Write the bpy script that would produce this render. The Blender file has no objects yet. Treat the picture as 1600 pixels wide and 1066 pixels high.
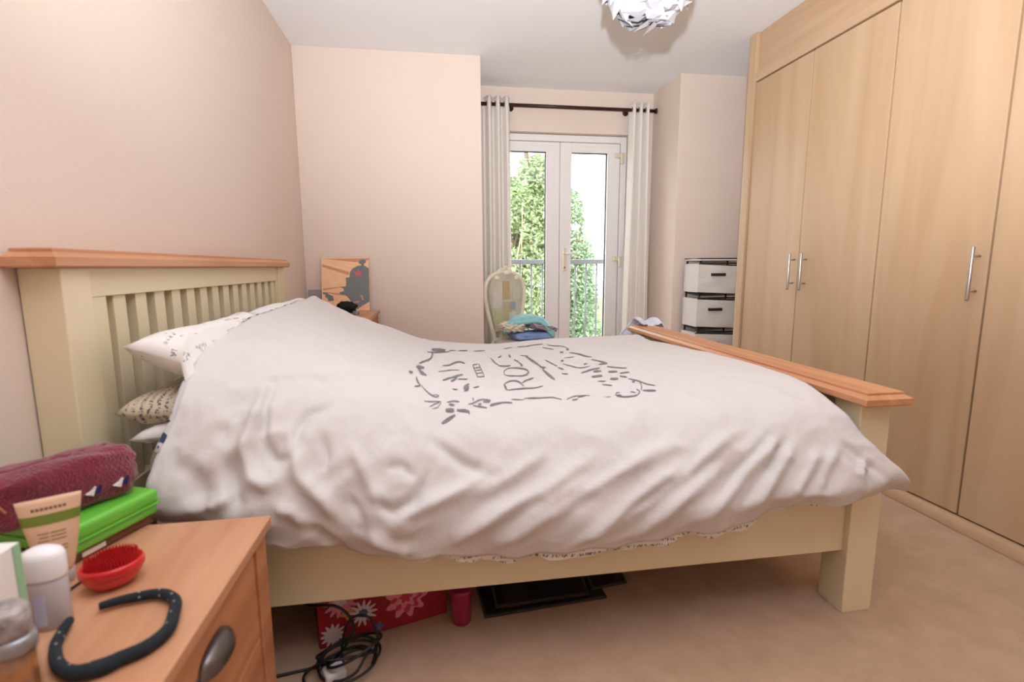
import bpy, bmesh, math, random
import numpy as np
from mathutils import Vector, Matrix
from mathutils.bvhtree import BVHTree

# ------------------------------------------------------------------ camera, world, light, exposure
SC = bpy.context.scene
COL = SC.collection
def camera():
    p, y, r = math.radians(8.37), math.radians(8.77), math.radians(0.288)
    fwd = Vector((math.sin(y)*math.cos(p), math.cos(y)*math.cos(p), -math.sin(p)))
    rt = Vector((math.cos(y), -math.sin(y), 0)); dn = fwd.cross(rt)
    rt2 = rt*math.cos(r) + dn*math.sin(r); dn2 = dn*math.cos(r) - rt*math.sin(r)
    m = Matrix((rt2, -dn2, -fwd)).transposed().to_4x4()
    m.translation = Vector((0, 0, 1.01))
    cd = bpy.data.cameras.new('camera'); co = bpy.data.objects.new('camera', cd)
    COL.objects.link(co); co.matrix_world = m
    cd.sensor_fit = 'HORIZONTAL'; cd.sensor_width = 36; cd.lens = 36*792/1600
    cd.clip_start = .02; cd.clip_end = 200
    cd.dof.use_dof = True; cd.dof.focus_distance = 2.9; cd.dof.aperture_fstop = 3.2
    SC.camera = co
camera()
w = bpy.data.worlds.new('overcast_sky'); SC.world = w; w.use_nodes = True
w.node_tree.nodes['Background'].inputs[0].default_value = (.93, .965, 1, 1)
w.node_tree.nodes['Background'].inputs[1].default_value = 5.2
def spot(name, loc, target, power, angle, blend, size, color):
    l = bpy.data.lights.new(name, 'SPOT'); l.energy = power; l.spot_size = math.radians(angle); l.spot_blend = blend
    l.shadow_soft_size = size; l.color = color
    o = bpy.data.objects.new(name, l); COL.objects.link(o); o.location = loc
    o.rotation_euler = (Vector(target)-Vector(loc)).to_track_quat('-Z', 'Y').to_euler()
    return o
# the photographer's flash above the lens, tipped up so that the ceiling carries the light
spot('camera_flash', (.0, -.03, 1.19), (.54, 1.03, 2.4), 345, 130, .85, .018, (.93, .985, 1.06))
vs = SC.view_settings
vs.view_transform = 'Standard'; vs.look = 'None'; vs.gamma = 1; vs.exposure = .24; vs.use_curve_mapping = False

# ------------------------------------------------------------------ helpers
rng = random.Random(7)
def lin(c):
    return tuple((v/255/12.92 if v/255 <= .04045 else ((v/255+.055)/1.055)**2.4) for v in c) + (1,)
MATS = {}
def N(nt, t, **k):
    n = nt.nodes.new(t)
    for a, b in k.items(): setattr(n, a, b)
    return n
def mat(name, c, rough=.6, var=0., vscale=6, vstretch=(1, 1, 1), bump=0., bscale=60, bstretch=(1, 1, 1), metal=0., c2=None,
        sheen=0., trans=0., spec=.5, sss=0., coat=0., alpha=1., detail=4):
    if name in MATS: return MATS[name]
    m = bpy.data.materials.new(name); m.use_nodes = True; nt = m.node_tree
    b = nt.nodes['Principled BSDF']; L = nt.links.new
    b.inputs['Base Color'].default_value = lin(c); b.inputs['Roughness'].default_value = rough
    b.inputs['Metallic'].default_value = metal; b.inputs['Specular IOR Level'].default_value = spec
    b.inputs['Sheen Weight'].default_value = sheen; b.inputs['Transmission Weight'].default_value = trans
    b.inputs['Coat Weight'].default_value = coat; b.inputs['Alpha'].default_value = alpha
    if sss: b.inputs['Subsurface Weight'].default_value = sss; b.inputs['Subsurface Radius'].default_value = (.01, .01, .01)
    tc = N(nt, 'ShaderNodeTexCoord')
    if var or c2:
        mp = N(nt, 'ShaderNodeMapping'); L(tc.outputs['Object'], mp.inputs[0]); mp.inputs['Scale'].default_value = vstretch
        nz = N(nt, 'ShaderNodeTexNoise'); L(mp.outputs[0], nz.inputs['Vector']); nz.inputs['Scale'].default_value = vscale
        nz.inputs['Detail'].default_value = detail; nz.inputs['Roughness'].default_value = .6
        mr = N(nt, 'ShaderNodeMapRange'); L(nz.outputs['Fac'], mr.inputs[0]); mr.inputs[1].default_value = .3; mr.inputs[2].default_value = .7
        mx = N(nt, 'ShaderNodeMix', data_type='RGBA'); L(mr.outputs[0], mx.inputs['Factor'])
        a = lin(c); z = lin(c2) if c2 else tuple(v*(1-var) for v in a[:3]) + (1,)
        mx.inputs['A'].default_value = a; mx.inputs['B'].default_value = z; L(mx.outputs['Result'], b.inputs['Base Color'])
    if bump:
        mp2 = N(nt, 'ShaderNodeMapping'); L(tc.outputs['Object'], mp2.inputs[0]); mp2.inputs['Scale'].default_value = bstretch
        n2 = N(nt, 'ShaderNodeTexNoise'); L(mp2.outputs[0], n2.inputs['Vector']); n2.inputs['Scale'].default_value = bscale; n2.inputs['Detail'].default_value = 5
        bp = N(nt, 'ShaderNodeBump'); bp.inputs['Strength'].default_value = 1; bp.inputs['Distance'].default_value = bump
        L(n2.outputs['Fac'], bp.inputs['Height']); L(bp.outputs[0], b.inputs['Normal'])
    MATS[name] = m; return m
def wood(name, c, c2, axis, rough=.45, scale=5., ratio=14., fine=.25, spec=.4):
    """grain running along an axis: stretched noise, plus finer streaks"""
    if name in MATS: return MATS[name]
    m = bpy.data.materials.new(name); m.use_nodes = True; nt = m.node_tree; L = nt.links.new
    b = nt.nodes['Principled BSDF']; b.inputs['Roughness'].default_value = rough; b.inputs['Specular IOR Level'].default_value = spec
    tc = N(nt, 'ShaderNodeTexCoord'); mp = N(nt, 'ShaderNodeMapping'); L(tc.outputs['Object'], mp.inputs[0])
    sc = [ratio]*3; sc['xyz'.index(axis)] = 1.; mp.inputs['Scale'].default_value = [s*scale/5 for s in sc]
    n1 = N(nt, 'ShaderNodeTexNoise'); L(mp.outputs[0], n1.inputs['Vector']); n1.inputs['Scale'].default_value = 1.; n1.inputs['Detail'].default_value = 3; n1.inputs['Distortion'].default_value = 1.2
    n2 = N(nt, 'ShaderNodeTexNoise'); L(mp.outputs[0], n2.inputs['Vector']); n2.inputs['Scale'].default_value = 6.; n2.inputs['Detail'].default_value = 5
    ad = N(nt, 'ShaderNodeMath', operation='MULTIPLY_ADD'); L(n2.outputs['Fac'], ad.inputs[0]); ad.inputs[1].default_value = fine; L(n1.outputs['Fac'], ad.inputs[2])
    mr = N(nt, 'ShaderNodeMapRange'); L(ad.outputs[0], mr.inputs[0]); mr.inputs[1].default_value = .35+fine*.5; mr.inputs[2].default_value = .68+fine*.5
    mx = N(nt, 'ShaderNodeMix', data_type='RGBA'); L(mr.outputs[0], mx.inputs['Factor'])
    mx.inputs['A'].default_value = lin(c); mx.inputs['B'].default_value = lin(c2); L(mx.outputs['Result'], b.inputs['Base Color'])
    MATS[name] = m; return m
def script_mat(name, base, ink, rows=60., axis=2, along=1, dens=.5, letters=260., rough=.85):
    """cloth printed with lines of small handwriting, too fine to read"""
    if name in MATS: return MATS[name]
    m = bpy.data.materials.new(name); m.use_nodes = True; nt = m.node_tree; L = nt.links.new
    b = nt.nodes['Principled BSDF']; b.inputs['Roughness'].default_value = rough; b.inputs['Specular IOR Level'].default_value = .2
    tc = N(nt, 'ShaderNodeTexCoord'); sp = N(nt, 'ShaderNodeSeparateXYZ'); L(tc.outputs['Object'], sp.inputs[0])
    wv = N(nt, 'ShaderNodeMath', operation='MULTIPLY'); L(sp.outputs[axis], wv.inputs[0]); wv.inputs[1].default_value = rows*2*math.pi
    sn = N(nt, 'ShaderNodeMath', operation='SINE'); L(wv.outputs[0], sn.inputs[0])
    rowm = N(nt, 'ShaderNodeMath', operation='GREATER_THAN'); L(sn.outputs[0], rowm.inputs[0]); rowm.inputs[1].default_value = -.1
    mp = N(nt, 'ShaderNodeMapping'); L(tc.outputs['Object'], mp.inputs[0]); s = [letters*.35]*3; s[along] = letters; mp.inputs['Scale'].default_value = s
    nz = N(nt, 'ShaderNodeTexNoise'); L(mp.outputs[0], nz.inputs['Vector']); nz.inputs['Scale'].default_value = 1.; nz.inputs['Detail'].default_value = 1
    gt = N(nt, 'ShaderNodeMath', operation='GREATER_THAN'); L(nz.outputs['Fac'], gt.inputs[0]); gt.inputs[1].default_value = .53
    big = N(nt, 'ShaderNodeTexNoise'); L(tc.outputs['Object'], big.inputs['Vector']); big.inputs['Scale'].default_value = 14.
    bg = N(nt, 'ShaderNodeMath', operation='GREATER_THAN'); L(big.outputs['Fac'], bg.inputs[0]); bg.inputs[1].default_value = 1-dens
    m1 = N(nt, 'ShaderNodeMath', operation='MULTIPLY'); L(rowm.outputs[0], m1.inputs[0]); L(gt.outputs[0], m1.inputs[1])
    m2 = N(nt, 'ShaderNodeMath', operation='MULTIPLY'); L(m1.outputs[0], m2.inputs[0]); L(bg.outputs[0], m2.inputs[1])
    mx = N(nt, 'ShaderNodeMix', data_type='RGBA'); L(m2.outputs[0], mx.inputs['Factor']); mx.inputs['A'].default_value = lin(base); mx.inputs['B'].default_value = lin(ink)
    L(mx.outputs['Result'], b.inputs['Base Color'])
    MATS[name] = m; return m
def glass_mat(name, tint=(1, 1, 1), refl=.06):
    if name in MATS: return MATS[name]
    m = bpy.data.materials.new(name); m.use_nodes = True; nt = m.node_tree; nt.nodes.clear()
    o = N(nt, 'ShaderNodeOutputMaterial'); mx = N(nt, 'ShaderNodeMixShader'); t = N(nt, 'ShaderNodeBsdfTransparent'); g = N(nt, 'ShaderNodeBsdfGlossy')
    t.inputs[0].default_value = tint + (1,); g.inputs['Roughness'].default_value = .02; mx.inputs[0].default_value = refl
    nt.links.new(t.outputs[0], mx.inputs[1]); nt.links.new(g.outputs[0], mx.inputs[2]); nt.links.new(mx.outputs[0], o.inputs[0])
    MATS[name] = m; return m

def origin(p):
    v = Vector((0, 0, 0))
    while p: v = v + Vector(p.location); p = p.parent
    return v
def link(name, me, m, parent=None, smooth=False, loc=None):
    o = bpy.data.objects.new(name, me); COL.objects.link(o)
    if m and not me.materials: me.materials.append(m)
    if parent: o.parent = parent
    if loc is not None: o.location = loc
    if smooth:
        me.polygons.foreach_set('use_smooth', [True]*len(me.polygons))
    return o
def tag(o, label, cat, group=None, kind=None):
    if label: o['label'] = label
    if cat: o['category'] = cat
    if group: o['group'] = group
    if kind: o['kind'] = kind
    return o
def thing(name, label, cat, loc=(0, 0, 0), group=None):
    o = bpy.data.objects.new(name, None); COL.objects.link(o); o.location = loc; o.empty_display_size = .1
    return tag(o, label, cat, group)
class MB:
    """collects shapes given in world coordinates; build() links them as one mesh"""
    def __init__(s): s.v = []; s.f = []
    def add(s, v, f):
        k = len(s.v); s.v += [tuple(p) for p in v]; s.f += [tuple(i+k for i in q) for q in f]; return s
    def box(s, x, y, z, M=None):
        v = [Vector((a, b, c)) for a in x for b in y for c in z]
        if M: v = [M @ p for p in v]
        return s.add(v, [(0, 1, 3, 2), (4, 6, 7, 5), (0, 4, 5, 1), (2, 3, 7, 6), (0, 2, 6, 4), (1, 5, 7, 3)])
    def tube(s, pts, r, n=10, closed=False, flat=None, cap=True):
        P = [Vector(p) for p in pts]; k = len(P); R = r if isinstance(r, (list, tuple)) else [r]*k
        V = []; up = Vector((0, 0, 1)); prev = None
        for i in range(k):
            a = P[(i-1) % k] if closed or i else P[0]; b = P[(i+1) % k] if closed or i < k-1 else P[-1]
            t = (b-a).normalized()
            if prev is None:
                ref = up if abs(t.z) < .9 else Vector((1, 0, 0)); u = t.cross(ref).normalized()
            else:
                u = (prev - t*prev.dot(t)); u = u.normalized() if u.length > 1e-6 else t.orthogonal().normalized()
            prev = u; w_ = t.cross(u)
            for j in range(n):
                a_ = 2*math.pi*j/n; fa, fb = flat or (1, 1)
                V.append(P[i] + u*(R[i]*fa*math.cos(a_)) + w_*(R[i]*fb*math.sin(a_)))
        F = []
        for i in range(k if closed else k-1):
            for j in range(n):
                F.append((i*n+j, i*n+(j+1) % n, ((i+1) % k)*n+(j+1) % n, ((i+1) % k)*n+j))
        if not closed and cap: F += [tuple(range(n))[::-1], tuple((k-1)*n+j for j in range(n))]
        return s.add(V, F)
    def lathe(s, prof, c, n=28, M=None, sx=1, sy=1):
        V = []; F = []; k = len(prof)
        for r, z in prof:
            for j in range(n):
                a = 2*math.pi*j/n; p = Vector((r*sx*math.cos(a), r*sy*math.sin(a), z))
                if M: p = M @ p
                V.append(p + Vector(c))
        for i in range(k-1):
            for j in range(n): F.append((i*n+j, i*n+(j+1) % n, (i+1)*n+(j+1) % n, (i+1)*n+j))
        F += [tuple(range(n))[::-1], tuple((k-1)*n+j for j in range(n))]
        return s.add(V, F)
    def prism(s, poly, fn0, fn1):
        n = len(poly); V = [fn0(p) for p in poly] + [fn1(p) for p in poly]
        F = [tuple(range(n))[::-1], tuple(range(n, 2*n))] + [(i, (i+1) % n, n+(i+1) % n, n+i) for i in range(n)]
        return s.add(V, F)
    def grid(s, P, closeu=False):
        """P[v][u] world points"""
        nv, nu = len(P), len(P[0]); V = [p for row in P for p in row]; F = []
        for i in range(nv-1):
            for j in range(nu if closeu else nu-1):
                F.append((i*nu+j, i*nu+(j+1) % nu, (i+1)*nu+(j+1) % nu, (i+1)*nu+j))
        return s.add(V, F)
    def build(s, name, m, parent=None, bevel=0., seg=2, smooth=False, fix=True):
        o0 = origin(parent); me = bpy.data.meshes.new(name)
        me.from_pydata([(p[0]-o0.x, p[1]-o0.y, p[2]-o0.z) for p in s.v], [], s.f)
        if bevel or fix:
            bm = bmesh.new(); bm.from_mesh(me)
            if fix: bmesh.ops.recalc_face_normals(bm, faces=bm.faces)
            if bevel: bmesh.ops.bevel(bm, geom=list(bm.edges), offset=bevel, segments=seg, affect='EDGES', clamp_overlap=True, profile=.6)
            bm.to_mesh(me); bm.free()
        return link(name, me, m, parent, smooth)
def box(name, m, x, y, z, parent=None, bevel=.002, M=None): return MB().box(x, y, z, M).build(name, m, parent, bevel)
def struct(o): o['kind'] = 'structure'; return o
def rotz(a, c): return Matrix.Translation(Vector(c)) @ Matrix.Rotation(a, 4, 'Z')
def smooth_path(pts, n=6, closed=False):
    P = [Vector(p) for p in pts]; k = len(P); out = []
    for i in range(k if closed else k-1):
        g = (lambda q: P[q % k]) if closed else (lambda q: P[min(max(q, 0), k-1)])
        a, b, c, d = g(i-1), g(i), g(i+1), g(i+2)
        for j in range(n):
            t = j/n; out.append(.5*((2*b) + (c-a)*t + (2*a-5*b+4*c-d)*t*t + (3*b-a-3*c+d)*t**3))
    if not closed: out.append(P[-1])
    return out
def noise3(p, s=1.): 
    from mathutils import noise
    return noise.noise(Vector(p)*s)
def blob(c, half, M=None, p=2.4, nu=40, nv=22, amp=0., fs=8., seed=0, ridge=0.):
    """rounded lumpy solid (superellipsoid) for cloth and bags"""
    mb = MB(); rows = []
    f = lambda a, e: math.copysign(abs(a)**e, a)
    for i in range(nv+1):
        la = -math.pi/2 + math.pi*i/nv; row = []
        for j in range(nu):
            lo = 2*math.pi*j/nu
            q = Vector((f(math.cos(la), 2/p)*f(math.cos(lo), 2/p), f(math.cos(la), 2/p)*f(math.sin(lo), 2/p), f(math.sin(la), 2/p)))
            d = 1 + amp*noise3((q.x*1+seed, q.y, q.z), fs*.25) + ridge*noise3((q.x*fs+seed, q.y*fs*.3, q.z*fs*.5), 1)
            v = Vector((q.x*half[0]*d, q.y*half[1]*d, q.z*half[2]*d))
            if M: v = M @ v
            row.append(v + Vector(c))
        rows.append(row)
    return mb.grid(rows, closeu=True)

# stations across the bed, far hem -> top -> near hem ; columns along u knots
DU=np.array([0,.08,.19,.31,.42,.53,.70,.87,.955,1.0])
DST=[
 (2.865,[.52,.47,.42,.40,.40,.40,.40,.42,.42,.42],-.585,1.13),
 (2.855,[.68,.63,.54,.50,.48,.48,.49,.50,.50,.50],-.585,1.13),
 (2.74,[.835,.765,.685,.612,.588,.578,.592,.600,.603,.605],-.585,1.115),
 (2.45,[.862,.788,.71,.637,.612,.602,.612,.620,.624,.625],-.585,1.115),
 (2.05,[.852,.805,.73,.66,.635,.625,.632,.640,.647,.647],-.59,1.115),
 (1.62,[.835,.805,.745,.685,.66,.648,.65,.653,.660,.660],-.59,1.12),
 (1.36,[.790,.775,.735,.688,.657,.645,.645,.649,.655,.652],-.585,1.12),
 (1.215,[.70,.69,.66,.62,.595,.59,.59,.60,.610,.614],-.58,1.115),
 (1.145,[.61,.59,.56,.53,.505,.50,.50,.51,.52,.53],-.60,1.16),
 (1.105,[.51,.49,.45,.43,.41,.405,.41,.43,.44,.45],-.62,1.235),
 (1.128,[.465,.425,.37,.335,.310,.315,.338,.386,.391,.397],-.62,1.268)]
def catmull(K,P,t):
    """P: (n,...) values at knots K; natural-ish cubic hermite, vectorised over t"""
    K=np.asarray(K,float);P=np.asarray(P,float)
    m=np.gradient(P,K,axis=0)
    i=np.clip(np.searchsorted(K,t,side='right')-1,0,len(K)-2)
    h=K[i+1]-K[i];s=(t-K[i])/h
    e=(slice(None),)+(None,)*(P.ndim-1);s=s[e];h=h[e]
    return (P[i]*(2*s**3-3*s*s+1)+m[i]*h*(s**3-2*s*s+s)+P[i+1]*(3*s*s-2*s**3)+m[i+1]*h*(s**3-s*s))
def duvet_base(nu,nv):
    u=np.linspace(0,1,nu);n=len(DST)
    Q=np.zeros((n,nu,3))
    for k,(y,zr,x0,x1) in enumerate(DST):
        z=catmull(DU,np.array(zr)[:,None],u)[:,0]
        Q[k,:,0]=x0+(x1-x0)*u;Q[k,:,1]=y;Q[k,:,2]=z
    # arc length knots (middle column)
    mid=Q[:,nu//2];K=np.concatenate([[0],np.cumsum(np.linalg.norm(np.diff(mid,axis=0),axis=1))])
    K/=K[-1]
    v=np.linspace(0,1,nv)
    return catmull(K,Q,v).reshape(nv,nu,3)   # [v,u,3]
FOLDS=[
(0.022,0.013,[(0.801,1.199,0.58),(0.673,1.158,0.522),(0.524,1.124,0.462),(0.413,1.105,0.396),(0.302,1.123,0.327)]),
(0.026,0.016,[(0.593,1.179,0.551),(0.457,1.151,0.509),(0.323,1.127,0.468),(0.225,1.106,0.419),(0.121,1.118,0.348)]),
(0.02,0.01,[(0.734,1.152,0.513),(0.622,1.117,0.45),(0.519,1.106,0.386),(0.48,1.12,0.344)]),
(0.02,0.012,[(0.906,1.176,0.557),(0.822,1.147,0.509),(0.723,1.113,0.444),(0.644,1.109,0.382)]),
(0.018,0.011,[(0.938,1.165,0.543),(0.857,1.123,0.469),(0.801,1.106,0.402)]),
(0.022,0.013,[(0.369,1.161,0.526),(0.244,1.129,0.473),(0.142,1.111,0.439),(0.045,1.11,0.382)]),
(0.02,0.009,[(0.261,1.177,0.55),(0.161,1.144,0.502),(0.061,1.12,0.47)]),
(0.015,0.008,[(1.0,1.149,0.521),(0.936,1.116,0.459),(0.898,1.105,0.419)]),
(0.014,0.007,[(1.064,1.153,0.532),(0.999,1.122,0.476),(0.972,1.106,0.436)]),
(0.012,0.01,[(1.135,1.131,0.503),(1.096,1.114,0.464),(1.115,1.11,0.415)]),
(0.014,-0.006,[(1.074,1.156,0.538),(1.115,1.129,0.497),(1.169,1.106,0.446)]),
(0.014,-0.009,[(0.686,1.17,0.541),(0.574,1.132,0.478),(0.473,1.109,0.427),(0.385,1.109,0.374)]),
(0.012,-0.008,[(0.863,1.174,0.552),(0.768,1.138,0.492),(0.673,1.108,0.427)]),
(0.016,-0.01,[(0.493,1.165,0.531),(0.378,1.139,0.489),(0.269,1.114,0.442),(0.183,1.105,0.394)]),
(0.011,-0.008,[(0.911,1.171,0.551),(0.848,1.135,0.489),(0.752,1.105,0.407)]),
(0.018,0.012,[(-0.399,1.267,0.723),(-0.412,1.208,0.678),(-0.429,1.161,0.615),(-0.406,1.132,0.556),(-0.375,1.125,0.537),(-0.341,1.134,0.551)]),
(0.013,-0.011,[(-0.39,1.289,0.734),(-0.398,1.224,0.693),(-0.389,1.173,0.628),(-0.361,1.15,0.585),(-0.325,1.152,0.582)]),
(0.022,0.015,[(-0.323,1.166,0.607),(-0.306,1.136,0.547),(-0.254,1.115,0.493),(-0.224,1.105,0.45)]),
(0.012,-0.009,[(-0.255,1.239,0.679),(-0.299,1.217,0.67),(-0.319,1.184,0.635),(-0.319,1.171,0.614)]),
(0.018,-0.013,[(-0.461,1.151,0.601),(-0.439,1.123,0.543),(-0.432,1.108,0.501)]),
(0.012,-0.007,[(-0.266,1.185,0.627),(-0.249,1.155,0.576),(-0.261,1.141,0.552)]),
(0.018,-0.012,[(-0.015,1.194,0.593),(0.055,1.165,0.546),(0.114,1.152,0.519)]),
(0.02,0.012,[(0.113,1.145,0.508),(0.012,1.122,0.479),(-0.075,1.109,0.456),(-0.105,1.107,0.413)]),
(0.015,-0.011,[(-0.016,1.154,0.54),(-0.056,1.118,0.48),(-0.108,1.11,0.463),(-0.14,1.116,0.483)]),
(0.02,0.01,[(-0.19,1.17,0.592),(-0.159,1.136,0.527),(-0.136,1.115,0.479)]),
(0.022,0.012,[(-0.166,1.108,0.413),(-0.112,1.115,0.383),(-0.064,1.12,0.366)]),
(0.014,0.009,[(-0.441,1.116,0.527),(-0.47,1.108,0.508),(-0.491,1.105,0.497)]),
(0.018,-0.01,[(-0.287,1.105,0.441),(-0.252,1.118,0.395),(-0.223,1.128,0.363)]),
(0.018,0.01,[(-0.356,1.11,0.493),(-0.321,1.109,0.482),(-0.287,1.105,0.445)]),
(0.014,-0.006,[(-0.445,1.21,0.684),(-0.466,1.189,0.662),(-0.484,1.171,0.639)]),
(0.012,-0.006,[(-0.117,1.15,0.548),(-0.084,1.154,0.55),(-0.055,1.143,0.526)]),
(0.015,-0.008,[(-0.196,1.119,0.496),(-0.173,1.106,0.45),(-0.18,1.108,0.414)]),
(0.03,-0.01,[(-0.556,1.143,0.6),(-0.523,1.128,0.566),(-0.495,1.107,0.506)]),
(0.016,-0.005,[(-0.346,1.306,0.734),(-0.304,1.326,0.733),(-0.271,1.309,0.719)]),
(0.012,-0.006,[(-0.409,1.285,0.735),(-0.384,1.301,0.739),(-0.346,1.306,0.734)]),
]
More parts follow.
